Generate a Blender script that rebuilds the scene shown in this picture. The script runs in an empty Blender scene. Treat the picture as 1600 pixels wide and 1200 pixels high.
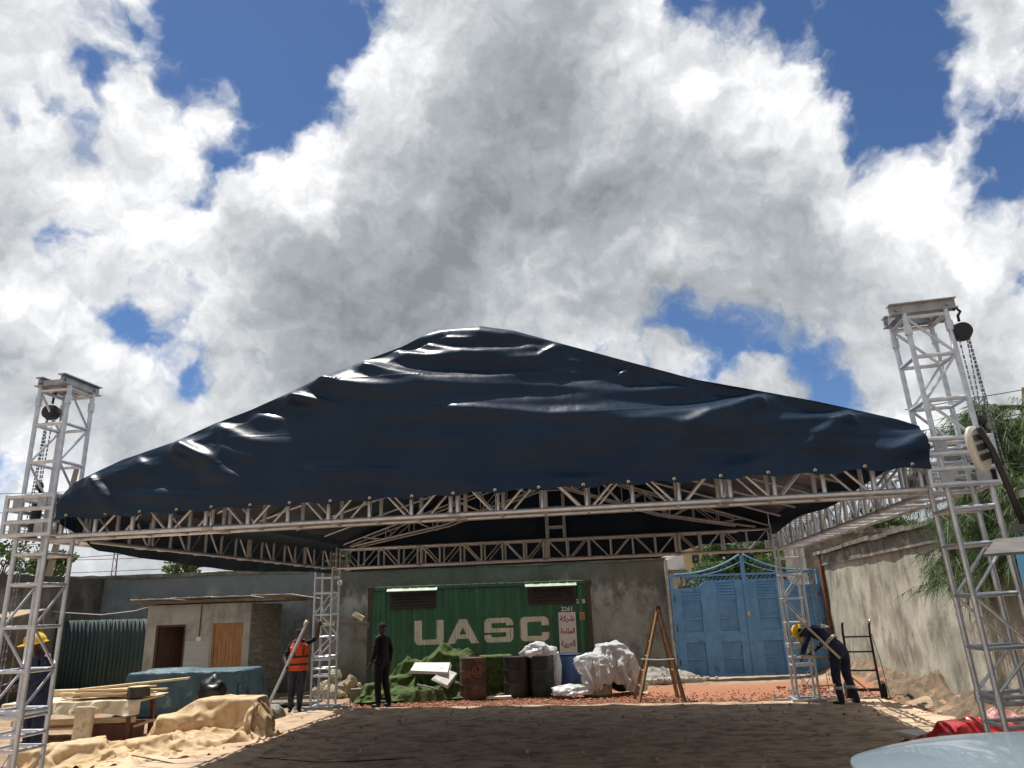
import bpy, bmesh, math, random
import numpy as np
from math import sin, cos, pi, radians, sqrt, floor, atan2
from mathutils import Vector, Matrix, noise as mnoise

random.seed(7); RNG = np.random.default_rng(7)
S = bpy.context.scene
COL = S.collection

# ------------------------------------------------------------------ camera
CAM_H = 1.9
FPX, PITCH, ROLL = 1138.1, .296, -.035
Fv = Vector((0, cos(PITCH), sin(PITCH)))
U0 = Vector((0, -sin(PITCH), cos(PITCH))); R0 = Vector((1, 0, 0))
Rv = R0 * cos(ROLL) + U0 * sin(ROLL)
Uv = R0 * -sin(ROLL) + U0 * cos(ROLL)
cam = bpy.data.cameras.new('camera'); camo = bpy.data.objects.new('camera', cam)
COL.objects.link(camo); S.camera = camo
camo.matrix_world = Matrix(((Rv.x, Uv.x, -Fv.x, 0), (Rv.y, Uv.y, -Fv.y, 0), (Rv.z, Uv.z, -Fv.z, CAM_H), (0, 0, 0, 1)))
cam.sensor_fit = 'HORIZONTAL'; cam.sensor_width = 36; cam.lens = 36 * FPX / 1600
cam.clip_start = .05; cam.clip_end = 3000

# ------------------------------------------------------------------ sun and sky
SUN_EL, SUN_AZ = radians(69), radians(-47)      # azimuth from +Y towards +X
Ld = Vector((cos(SUN_EL) * sin(SUN_AZ), cos(SUN_EL) * cos(SUN_AZ), sin(SUN_EL)))
sl = bpy.data.lights.new('sun', 'SUN'); so = bpy.data.objects.new('sun', sl); COL.objects.link(so)
so.rotation_euler = Ld.to_track_quat('Z', 'Y').to_euler()
sl.energy = 4.6; sl.angle = radians(.53); sl.color = (1, .95, .87)
S.view_settings.view_transform = 'Standard'; S.view_settings.look = 'None'
S.view_settings.gamma = 1; S.view_settings.exposure = 0.35; S.view_settings.use_curve_mapping = False
S.cycles.use_denoising = True; S.cycles.max_bounces = 5; S.cycles.use_adaptive_sampling = True; S.cycles.adaptive_threshold = .03; S.cycles.transparent_max_bounces = 12

W = bpy.data.worlds.new('World'); S.world = W; W.use_nodes = True

class NT:
    """thin wrapper for writing node trees"""
    def __init__(s, tree): s.t = tree; s.n = tree.nodes; s.l = tree.links
    def node(s, typ, ins=None, **kw):
        n = s.n.new(typ)
        for k, v in kw.items(): setattr(n, k, v)
        for k, v in (ins or {}).items():
            if isinstance(v, bpy.types.NodeSocket): s.l.new(v, n.inputs[k])
            else: n.inputs[k].default_value = v
        return n
    def m(s, op, a, b=None, c=None, clamp=False):
        n = s.n.new('ShaderNodeMath'); n.operation = op; n.use_clamp = clamp
        for i, v in enumerate((a, b, c)):
            if v is None: continue
            if isinstance(v, bpy.types.NodeSocket): s.l.new(v, n.inputs[i])
            else: n.inputs[i].default_value = v
        return n.outputs[0]
    def v(s, op, a, b=None, scale=None):
        n = s.n.new('ShaderNodeVectorMath'); n.operation = op
        for i, x in enumerate((a, b)):
            if x is None: continue
            if isinstance(x, bpy.types.NodeSocket): s.l.new(x, n.inputs[i])
            else: n.inputs[i].default_value = x
        if scale is not None:
            if isinstance(scale, bpy.types.NodeSocket): s.l.new(scale, n.inputs['Scale'])
            else: n.inputs['Scale'].default_value = scale
        return n.outputs['Value'] if op in ('DISTANCE', 'LENGTH', 'DOT_PRODUCT') else n.outputs[0]
    def noise(s, vec, scale, detail=4, rough=.55, dist=0, out='Fac'):
        n = s.node('ShaderNodeTexNoise', {'Scale': scale, 'Detail': detail, 'Roughness': rough, 'Distortion': dist, 'Vector': vec})
        return n.outputs[out]
    def ramp(s, f, stops):
        n = s.n.new('ShaderNodeValToRGB'); s.l.new(f, n.inputs[0]); e = n.color_ramp.elements
        while len(e) < len(stops): e.new(.5)
        for i, (p, c) in enumerate(stops):
            e[i].position = p; e[i].color = (*c, 1) if len(c) == 3 else c
        return n.outputs[0]
    def mix(s, f, a, b, blend='MIX'):
        n = s.n.new('ShaderNodeMix'); n.data_type = 'RGBA'; n.blend_type = blend
        for i, x in ((0, f), (6, a), (7, b)):
            if isinstance(x, bpy.types.NodeSocket): s.l.new(x, n.inputs[i])
            else: n.inputs[i].default_value = x if i == 0 else ((*x, 1) if len(x) == 3 else x)
        return n.outputs[2]
    def mapr(s, v, a, b, c=0., d=1., interp='SMOOTHSTEP'):
        n = s.n.new('ShaderNodeMapRange'); n.interpolation_type = interp
        s.l.new(v, n.inputs[0])
        for i, x in enumerate((a, b, c, d)): n.inputs[i + 1].default_value = x
        return n.outputs[0]

def pdir(x, y):
    """direction in the sky (unit vector) of a bearing measured on the photograph"""
    return (Fv + Rv * ((x - 800) / FPX) + Uv * ((600 - y) / FPX)).normalized()

def build_sky():
    t = NT(W.node_tree)
    for n in list(t.n): t.n.remove(n)
    out = t.node('ShaderNodeOutputWorld'); bg = t.node('ShaderNodeBackground'); t.l.new(bg.outputs[0], out.inputs[0])
    bg.inputs['Strength'].default_value = .1
    sky = t.node('ShaderNodeTexSky'); sky.sky_type = 'NISHITA'; sky.sun_disc = False
    sky.sun_elevation = SUN_EL; sky.sun_rotation = SUN_AZ; sky.altitude = 1700; sky.dust_density = .6; sky.ozone_density = 2.0
    d0 = t.node('ShaderNodeTexCoord').outputs['Generated']
    d0 = t.v('NORMALIZE', d0)
    w1 = t.v('SCALE', t.v('SUBTRACT', t.noise(d0, 5, 3, .55, out='Color'), (.5, .5, .5)), scale=.10)
    w2 = t.v('SCALE', t.v('SUBTRACT', t.noise(d0, 22, 3, .6, out='Color'), (.5, .5, .5)), scale=.05)
    dw = t.v('ADD', t.v('ADD', d0, w1), w2)
    gaps = [(300,30,95),(395,40,120),(500,40,100),(575,10,60),(455,140,88),(400,205,75),(365,265,56),(345,300,34),(390,290,30),(205,20,40),(190,85,22),
            (375,318,16),(8,180,18),(62,172,24),(118,190,20),(145,118,20),(225,508,12),(88,350,10),
            (290,465,5),(290,600,22),(4,755,22),(1070,15,28),(1130,-10,50),(1230,0,70),(1320,40,72),(1345,115,66),(1385,170,62),(1420,60,60),(1430,-10,60),
            (1415,210,46),(1550,235,58),(1595,262,50),(1518,200,28),(1550,290,22),(1590,430,12),(1030,530,30),(1065,555,74),(1125,580,84),(1190,596,84),
            (1250,600,76),(1290,612,58),(935,545,20),(1290,580,24),(-120,300,60),(-250,120,120),(1800,60,130),(1750,420,60),(150,-180,120),(700,-220,90),(1150,-260,140),(1600,-200,90)]
    s = None
    for x, y, r in gaps:
        a = t.m('SUBTRACT', t.v('DISTANCE', dw, tuple(pdir(x, y))), r / FPX * (pdir(x, y).dot(Fv)) ** 1.5)
        s = a if s is None else t.m('SMOOTH_MIN', s, a, .008)
    for x, y, r in [(160,440,95),(250,480,80),(60,520,60),(130,520,40),(290,530,40),(150,590,40),(240,330,50),(60,300,40),(1040,568,34),(1210,620,30),(335,175,42),(1150,160,16),(400,340,30)]:   # small clouds standing in the gaps
        a = t.m('SUBTRACT', r / FPX, t.v('DISTANCE', dw, tuple(pdir(x, y))))
        s = t.m('SMOOTH_MAX', s, a, .01)
    def dens(vec):
        n1 = t.noise(vec, 4.5, 9, .58)
        vo = t.node('ShaderNodeTexVoronoi', {'Vector': vec, 'Scale': 11, 'Detail': 3, 'Roughness': .55, 'Lacunarity': 2.4}, feature='F1', normalize=True)
        return t.m('SUBTRACT', n1, t.m('MULTIPLY', vo.outputs['Distance'], .30))
    n = dens(dw)
    n2 = dens(t.v('ADD', dw, t.v('SCALE', t.v('SUBTRACT', tuple(Ld), d0), scale=.022)))
    sc = t.m('MULTIPLY', t.m('MAXIMUM', t.m('MINIMUM', s, .10), -.10), 7.4)
    D = t.m('ADD', sc, t.m('MULTIPLY', t.m('SUBTRACT', n, .29), 1.35))
    mask = t.mapr(D, .0, .26)
    rel = t.m('SUBTRACT', n, n2)                       # >0 where the sunward side is thinner: lit flank
    rel2 = t.m('SUBTRACT', t.noise(dw, 6.5, 3, .45), t.noise(t.v('ADD', dw, t.v('SCALE', t.v('SUBTRACT', tuple(Ld), d0), scale=.06)), 6.5, 3, .45))
    big = t.noise(dw, 2.3, 5, .5)
    thick = t.m('ADD', t.mapr(s, .02, .26, 0, .75), t.m('MULTIPLY', t.m('SUBTRACT', big, .5), 1.5))
    for x, y, r, a in [(830,400,330,.42),(1230,510,260,.45),(640,560,260,.40),(1000,470,200,.25),(1480,560,130,.2),(330,580,130,.12),(30,330,120,.20),(60,590,150,.12),(1120,150,150,.12),(700,420,150,.12),(870,60,130,.14),
                       (480,300,130,-.25),(100,60,180,-.25),(620,150,110,-.3),(1060,110,130,-.16),(200,420,180,-.22),(1530,160,120,-.3),(1400,330,150,-.16),(930,210,80,-.2),(1150,400,110,-.15),(1500,620,180,-.25)]:
        g = t.mapr(t.v('DISTANCE', dw, tuple(pdir(x, y))), 0, r / FPX, a, 0.)
        thick = t.m('ADD', thick, g)
    lum = t.m('ADD', t.m('DIVIDE', 1.0, t.m('ADD', 1.0, t.m('MULTIPLY', t.m('MAXIMUM', thick, 0.), 1.15))), t.m('ADD', t.m('MULTIPLY', rel, 1.5), t.m('MULTIPLY', rel2, .9)))
    lum = t.m('ADD', lum, t.m('MULTIPLY', t.m('SUBTRACT', n, .37), .25))
    lum = t.m('MAXIMUM', t.m('MINIMUM', lum, 1.12), .30)
    ccol = t.ramp(t.mapr(lum, .30, 1.1, interp='LINEAR'), [(0, (2.1, 2.3, 2.5)), (.45, (3.7, 3.95, 4.15)), (.8, (6.2, 6.35, 6.55)), (1, (8.3, 8.3, 8.35))])
    blue = t.mix(1, sky.outputs[0], (SKYM[0], SKYM[1], SKYM[2]), 'MULTIPLY')
    el = t.node('ShaderNodeSeparateXYZ', {0: d0}).outputs[2]
    c = t.mix(mask, blue, ccol)
    t.l.new(c, bg.inputs['Color'])
SKYM = (.56, .68, .82)
build_sky()

# ------------------------------------------------------------------ mesh helpers
def tag(o, label=None, cat=None, group=None, kind=None):
    if label: o['label'] = label
    if cat: o['category'] = cat
    if group: o['group'] = group
    if kind: o['kind'] = kind
    return o

def thing(name, label, cat, loc=(0, 0, 0), rz=0, group=None, rx=0, ry=0):
    o = bpy.data.objects.new(name, None); COL.objects.link(o); o.empty_display_size = .2
    o.location = loc; o.rotation_euler = (rx, ry, rz)
    return tag(o, label, cat, group)

class MB:
    def __init__(s): s.v = []; s.f = []; s.mi = []; s.cur = 0
    def add(s, vs, fs):
        b = len(s.v); s.v += [tuple(p) for p in vs]
        s.f += [tuple(i + b for i in f) for f in fs]; s.mi += [s.cur] * len(fs); return s
    def box(s, x0, x1, y0, y1, z0, z1):
        vs = [(x, y, z) for z in (z0, z1) for y in (y0, y1) for x in (x0, x1)]
        return s.add(vs, [(0, 2, 3, 1), (4, 5, 7, 6), (0, 1, 5, 4), (2, 6, 7, 3), (0, 4, 6, 2), (1, 3, 7, 5)])
    def hexa(s, vs):   # bottom ring of four, top ring of four
        return s.add(vs, [(3, 2, 1, 0), (4, 5, 6, 7), (0, 1, 5, 4), (1, 2, 6, 5), (2, 3, 7, 6), (3, 0, 4, 7)])
    def rbox(s, c, size, rot=None, bev=0):   # oriented box
        M = rot if rot is not None else Matrix.Identity(3)
        c = Vector(c); h = Vector(size) / 2
        vs = [c + M @ Vector((x * h.x, y * h.y, z * h.z)) for z in (-1, 1) for x, y in ((-1, -1), (1, -1), (1, 1), (-1, 1))]
        return s.hexa(vs)
    def tube(s, pts, r, n=8, caps=True):
        pts = [Vector(p) for p in pts]; k = len(pts); rr = r if hasattr(r, '__len__') else [r] * k
        vs = []; ref = None
        for i, p in enumerate(pts):
            d = (pts[min(i + 1, k - 1)] - pts[max(i - 1, 0)]).normalized()
            if ref is None: ref = Vector((0, 0, 1)) if abs(d.z) < .9 else Vector((1, 0, 0))
            a = (ref - d * ref.dot(d)).normalized(); ref = a; b = d.cross(a)
            vs += [p + (a * cos(2 * pi * j / n) + b * sin(2 * pi * j / n)) * rr[i] for j in range(n)]
        fs = [(i * n + j, i * n + (j + 1) % n, (i + 1) * n + (j + 1) % n, (i + 1) * n + j) for i in range(k - 1) for j in range(n)]
        if caps: fs += [tuple(range(n))[::-1], tuple(range((k - 1) * n, k * n))]
        return s.add(vs, fs)
    def lathe(s, prof, n=20, c=(0, 0, 0), axis='Z'):
        vs = []
        for r, z in prof:
            for j in range(n):
                a = 2 * pi * j / n; p = (r * cos(a), r * sin(a), z)
                if axis == 'Y': p = (p[0], p[2], p[1])
                if axis == 'X': p = (p[2], p[0], p[1])
                vs.append((p[0] + c[0], p[1] + c[1], p[2] + c[2]))
        k = len(prof)
        fs = [(i * n + j, i * n + (j + 1) % n, (i + 1) * n + (j + 1) % n, (i + 1) * n + j) for i in range(k - 1) for j in range(n)]
        fs += [tuple(range(n))[::-1], tuple(range((k - 1) * n, k * n))]
        return s.add(vs, fs)
    def prism(s, pts, y0, y1):     # outline in XZ pushed along Y
        n = len(pts)
        vs = [(x, y0, z) for x, z in pts] + [(x, y1, z) for x, z in pts]
        return s.add(vs, [tuple(range(n)), tuple(range(2 * n - 1, n - 1, -1))] + [(i, i + n, (i + 1) % n + n, (i + 1) % n) for i in range(n)])
    def blob(s, c, r, sub=2, amp=.15, fr=2., seed=0, squash=(1, 1, 1)):
        bm = bmesh.new(); bmesh.ops.create_icosphere(bm, subdivisions=sub, radius=1)
        vs = []
        for v in bm.verts:
            d = v.co.normalized(); k = 1 + amp * mnoise.fractal(d * fr + Vector((seed * 7.3, seed, 0)), 1, 2, 3)
            vs.append((c[0] + d.x * r * k * squash[0], c[1] + d.y * r * k * squash[1], c[2] + d.z * r * k * squash[2]))
        fs = [tuple(v.index for v in f.verts) for f in bm.faces]; bm.free()
        return s.add(vs, fs)
    def grid(s, A, wrap=False):     # A: array rows x cols x 3
        A = np.asarray(A); R_, C_ = A.shape[:2]
        i, j = np.meshgrid(np.arange(R_ - 1), np.arange(C_ - 1), indexing='ij')
        a = (i * C_ + j).ravel(); fs = np.stack([a, a + 1, a + C_ + 1, a + C_], 1)
        return s.add(A.reshape(-1, 3).tolist(), fs.tolist())
    def build(s, name, mats, parent=None, smooth=False, origin=None, world=False, auto=None):
        me = bpy.data.meshes.new(name)
        vs = np.array(s.v, dtype=float).reshape(-1, 3)
        if origin is not None: vs = vs - np.array(origin)
        if world and parent is not None:
            Mi = np.array(mw(parent).inverted()); vs = vs @ Mi[:3, :3].T + Mi[:3, 3]
        me.from_pydata(vs.tolist(), [], s.f)
        mats = mats if isinstance(mats, (list, tuple)) else [mats]
        for m in mats: me.materials.append(m)
        if len(mats) > 1: me.polygons.foreach_set('material_index', s.mi)
        if smooth:
            me.polygons.foreach_set('use_smooth', [True] * len(me.polygons))
            if auto: me.set_sharp_from_angle(angle=radians(auto))
        me.update()
        o = bpy.data.objects.new(name, me); COL.objects.link(o)
        if parent is not None: o.parent = parent
        if origin is not None: o.location = origin
        return o

def mw(o):
    M = Matrix.LocRotScale(o.location, o.rotation_euler, o.scale)
    return mw(o.parent) @ M if o.parent else M

_tube = {}
def bar(name, p, q, r, m, parent, world=False, n=8):
    """one straight tube from p to q; alike tubes share their mesh"""
    p, q = Vector(p), Vector(q)
    if world: Mi = mw(parent).inverted(); p = Mi @ p; q = Mi @ q
    d = q - p; L = d.length; key = (round(L, 2), r, m.name, n)
    if key not in _tube:
        b = MB(); b.tube([(0, 0, 0), (0, 0, L)], r, n)
        o = b.build('tube', m, smooth=True, auto=50); _tube[key] = o.data; bpy.data.objects.remove(o)
    o = bpy.data.objects.new(name, _tube[key]); COL.objects.link(o); o.parent = parent
    o.location = p; o.rotation_euler = d.to_track_quat('Z', 'Y').to_euler(); return o

def copy_tree(o, parent=None):
    c = o.copy(); COL.objects.link(c)
    if parent: c.parent = parent
    for ch in list(o.children): copy_tree(ch, c)
    return c

# ------------------------------------------------------------------ materials
def P(name, c1, c2=None, scale=4, rough=.7, metal=0, bump=0, bscale=30, stretch=(1, 1, 1), c3=None, s3=1.5, t3=.55, detail=6, spec=.5, coat=0, rvar=0, space='Object', trans=0, alpha=1, sheen=0, crease=0):
    m = bpy.data.materials.new(name); m.use_nodes = True; t = NT(m.node_tree)
    b = t.n['Principled BSDF']
    co = t.node('ShaderNodeTexCoord').outputs[space]
    if space == 'Object' and False: pass
    mp = t.node('ShaderNodeMapping', {'Vector': co, 'Scale': stretch}).outputs[0]
    nz = t.noise(mp, scale, detail, .6)
    col = (*c1, 1)
    if c2: col = t.mix(t.mapr(nz, .35, .65), c1, c2)
    if c3: col = t.mix(t.mapr(t.noise(mp, s3, 7, .65), t3, t3 + .12), col if c2 else c1, c3)
    if isinstance(col, tuple): b.inputs['Base Color'].default_value = col
    else: t.l.new(col, b.inputs['Base Color'])
    b.inputs['Roughness'].default_value = rough; b.inputs['Metallic'].default_value = metal
    b.inputs['Specular IOR Level'].default_value = spec; b.inputs['Coat Weight'].default_value = coat
    if trans: b.inputs['Transmission Weight'].default_value = trans
    if alpha < 1: b.inputs['Alpha'].default_value = alpha
    if rvar: t.l.new(t.mapr(nz, .3, .7, rough - rvar, rough + rvar), b.inputs['Roughness'])
    if bump:
        hh = t.noise(mp, bscale, 6, .6)
        if crease:
            rg_ = t.node('ShaderNodeTexNoise', {'Vector': mp, 'Scale': crease, 'Detail': 4, 'Roughness': .5, 'Distortion': 1.6}, noise_type='RIDGED_MULTIFRACTAL').outputs[0]
            hh = t.m('ADD', t.m('MULTIPLY', hh, .25), t.m('MULTIPLY', rg_, .9)); bump = 4
        bn = t.node('ShaderNodeBump', {'Strength': min(1, bump), 'Distance': .02 * max(1, bump), 'Height': hh})
        t.l.new(bn.outputs[0], b.inputs['Normal'])
    return m

ALU = P('aluminium', (.70, .73, .78), (.56, .59, .65), 9, .38, .6, rvar=.1, bump=.05)
ALU2 = P('dull_aluminium', (.46, .46, .47), (.36, .36, .38), 9, .45, .7)
STEEL = P('galvanised_steel', (.5, .51, .53), (.36, .37, .39), 8, .5, .6)
BLACK = P('black_paint', (.012, .012, .013), (.02, .02, .022), 6, .45)
CHAINM = P('chain_steel', (.35, .35, .36), (.2, .2, .2), 40, .45, .7)
BRASS = P('brass', (.6, .5, .3), rough=.4, metal=.6)

# ------------------------------------------------------------------ ground
def gz(x, y):
    z = 0.0
    if y > 18.3: z -= .25 * min(1, (y - 18.3) / 3.2)
    return z
def N(x, y, z=0.): return mnoise.noise(Vector((x, y, z)))
def FB(x, y, z=0., o=4): return mnoise.fractal(Vector((x, y, z)), .9, 2, o)

def dirt_material():
    m = bpy.data.materials.new('dirt'); m.use_nodes = True; t = NT(m.node_tree); b = t.n['Principled BSDF']
    co = t.node('ShaderNodeTexCoord').outputs['Object']
    n1 = t.noise(co, .7, 8, .6); n2 = t.noise(co, 6, 8, .65); n3 = t.noise(co, 60, 5, .7)
    c = t.mix(t.mapr(n1, .38, .62), (.30, .20, .13), (.42, .31, .21))
    c = t.mix(t.mapr(n2, .45, .7), c, (.22, .135, .085))
    c = t.mix(t.mapr(n3, .52, .7, 0, .6), c, (.55, .45, .34))
    y = t.node('ShaderNodeSeparateXYZ', {0: co}).outputs
    red = t.m('MULTIPLY', t.mapr(t.m('ADD', y[1], t.m('MULTIPLY', t.m('SUBTRACT', n1, .5), 3)), 13.8, 15.6), t.mapr(t.m('ADD', y[1], t.m('MULTIPLY', t.m('SUBTRACT', n2, .5), 3)), 20.2, 17.8))
    red = t.m('MULTIPLY', red, t.mapr(t.m('ADD', y[0], t.m('MULTIPLY', n2, 2)), -3.4, -1.6))
    c = t.mix(t.m('MULTIPLY', red, .85), c, (.34, .13, .065))
    t.l.new(c, b.inputs['Base Color']); b.inputs['Roughness'].default_value = .95
    h = t.m('ADD', n2, t.m('MULTIPLY', n3, .35))
    t.l.new(t.node('ShaderNodeBump', {'Strength': .8, 'Distance': .04, 'Height': h}).outputs[0], b.inputs['Normal'])
    return m
DIRT = dirt_material()

def build_ground():
    xs = np.concatenate([np.linspace(-600, -30, 12), np.linspace(-25, -13, 13), np.arange(-12.5, 12.6, .11), np.linspace(13, 25, 13), np.linspace(30, 600, 12)])
    ys = np.concatenate([np.linspace(-200, -5, 8), np.linspace(-3, 6, 10), np.arange(6.5, 24, .11), np.linspace(25, 60, 12), np.linspace(80, 900, 10)])
    A = np.zeros((len(ys), len(xs), 3))
    for i, y in enumerate(ys):
        for j, x in enumerate(xs):
            z = gz(x, y)
            if -13 < x < 13 and 5 < y < 24.5:
                z += .035 * FB(x * .8, y * .8, 1) - .02 + .012 * FB(x * 4, y * 4, 3, 3)
                if y < 15.6 and x > -6: z -= .03
                if x > 5.5 and y > 9:      # earth banked against the right wall
                    xw = 5.35 + (y - 2.4) * .1725
                    k = max(0, 1 - (xw - x) / 1.1); z += .22 * k * k * (1 + .8 * N(x * 2.2, y * 2.2, 8)) if k <= 1.4 else 0
                if x < -5.5 and y < 15.5: z += .05
            A[i, j] = (x, y, z)
    b = MB(); b.grid(A); o = b.build('ground', DIRT, smooth=True); tag(o, 'bare brown and reddish dirt yard', None, kind='structure')
build_ground()

# tan sheet spread over the yard
def sheet_material():
    m = bpy.data.materials.new('ground_sheet'); m.use_nodes = True; t = NT(m.node_tree); b = t.n['Principled BSDF']
    co = t.node('ShaderNodeTexCoord').outputs['Object']
    mp = t.node('ShaderNodeMapping', {'Vector': co, 'Scale': (.75, 1.25, 1), 'Rotation': (0, 0, .45)}).outputs[0]
    n1 = t.noise(mp, .9, 8, .62); n2 = t.noise(mp, 4, 9, .68, .6); n3 = t.noise(co, 50, 5, .7)
    c = t.mix(t.mapr(n1, .38, .62), (.50, .36, .25), (.66, .50, .35))
    c = t.mix(t.mapr(n2, .48, .68, 0, .75), c, (.20, .125, .08))
    c = t.mix(t.mapr(n3, .5, .75, 0, .35), c, (.66, .54, .42))
    y = t.node('ShaderNodeSeparateXYZ', {0: co}).outputs
    roof_shade = t.m('MULTIPLY', t.mapr(t.m('ADD', y[0], t.m('MULTIPLY', n1, 2)), -4.2, -2.0), t.mapr(t.m('ADD', y[0], t.m('MULTIPLY', n1, 2)), 7.2, 5.6))
    c = t.mix(t.m('MULTIPLY', roof_shade, .72), c, t.mix(t.mapr(n2, .4, .62), (.40, .275, .19), (.125, .082, .058)))   # roof's shade painted as darker colours over the middle, with trodden soil
    t.l.new(c, b.inputs['Base Color']); b.inputs['Roughness'].default_value = .9
    wv = t.node('ShaderNodeTexNoise', {'Vector': mp, 'Scale': 3.2, 'Detail': 5, 'Roughness': .55, 'Distortion': 1.2}, noise_type='RIDGED_MULTIFRACTAL').outputs[0]
    h = t.m('ADD', t.m('MULTIPLY', wv, .4), t.m('MULTIPLY', n3, .2))
    t.l.new(t.node('ShaderNodeBump', {'Strength': .7, 'Distance': .05, 'Height': h}).outputs[0], b.inputs['Normal'])
    return m
def build_sheet():
    A = []
    rear = lambda u: 15.30 + (u) * -.13 + .10 * N(u * 1.3, 3) + .03 * N(u * 6, 5)
    U = np.linspace(0, 1, 260); V = np.linspace(0, 1, 180)
    for v in V:
        row = []
        y0 = 6.0 + v * 0
        for u in U:
            xl = -6.4 + 2.3 * v ** 1.2 + .12 * N(v * 7, 1); xr = 6.55 + .1 * N(v * 6, 9)
            x = xl + (xr - xl) * u; y = 7.0 + (rear(x) - 7.0) * v
            r1 = 1 - abs(mnoise.noise(Vector((x * .35 + 3, y * 1.3, 2)))) * 2; r2 = 1 - abs(mnoise.noise(Vector((x * .9 + y * .5, y * 1.1 - x * .4, 7)))) * 2
            z = .03 + .03 * max(0, r1 - .55) + .022 * max(0, r2 - .5) + .008 * N(x * 5, y * 5, 2)
            if x < -3.6: z += .02
            e = min(u, 1 - u) * (xr - xl); e2 = (1 - v) * 8.7
            z += .02 * math.exp(-(min(e, e2) / .06) ** 2)
            row.append((x, y, z))
        A.append(row)
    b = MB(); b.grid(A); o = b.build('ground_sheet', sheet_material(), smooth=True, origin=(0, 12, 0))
    tag(o, 'huge tan canvas sheet spread over the yard under the roof, mostly in shade', 'tarpaulin')
    so_ = o.modifiers.new('t', 'SOLIDIFY'); so_.thickness = .012; so_.offset = -1
build_sheet()

# red gravel band
def build_gravel():
    b = MB(); base = MB().blob((0, 0, 0), 1, 1, .35, 1.5, 3)
    bv = np.array(base.v); bf = np.array(base.f)
    vs = []; fs = []; n = 0; M = []
    def put(x, y, r, mi):
        nonlocal n
        a = random.random() * 6.28; c_, s_ = cos(a), sin(a)
        q = bv * np.array([r * random.uniform(.8, 1.5), r * random.uniform(.7, 1.1), r * random.uniform(.5, .9)])
        q = np.stack([q[:, 0] * c_ - q[:, 1] * s_ + x, q[:, 0] * s_ + q[:, 1] * c_ + y, q[:, 2] + gz(x, y) + r * .3], 1)
        vs.append(q); fs.append(bf + n); n += len(q); M.extend([mi] * len(bf))
    for i in range(11000):
        x = random.uniform(-3.9, 6.9); yc = 15.38 - .13 * x
        y = yc + abs(random.gauss(0, .8))
        if x < -2.8 and random.random() < .3: continue
        if x > 3.2 and random.random() < .6: continue
        put(x, y, random.uniform(.007, .026), random.choice((0, 0, 1, 1, 2)))
    for i in range(900):
        x = random.uniform(5.6, 7.3); y = random.uniform(11.2, 17.5); put(x, y, random.uniform(.012, .05), random.choice((0, 0, 1, 2, 3)))
    v = np.concatenate(vs); f = np.concatenate(fs)
    g = MB(); g.v = v.tolist(); g.f = f.tolist(); g.mi = M
    ms = [P('red_stone', (.34, .13, .07), (.26, .09, .05), 20, .9), P('brown_stone', (.26, .13, .08), rough=.9), P('pale_red_stone', (.42, .25, .17), rough=.9), P('grey_stone', (.4, .36, .31), rough=.9)]
    o = g.build('gravel', ms); tag(o, 'band of broken red stone chippings behind the ground sheet', 'gravel', kind='stuff')
build_gravel()

# ------------------------------------------------------------------ roof structure on four towers
TH = -.1498; CX, CY = -.004, 11.52; HW, HL = 4.7525, 3.995
EX = Vector((cos(TH), sin(TH), 0)); EY = Vector((-sin(TH), cos(TH), 0))
def loc(u, v, z=0.): return Vector((CX, CY, 0)) + EX * u + EY * v + Vector((0, 0, z))

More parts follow.
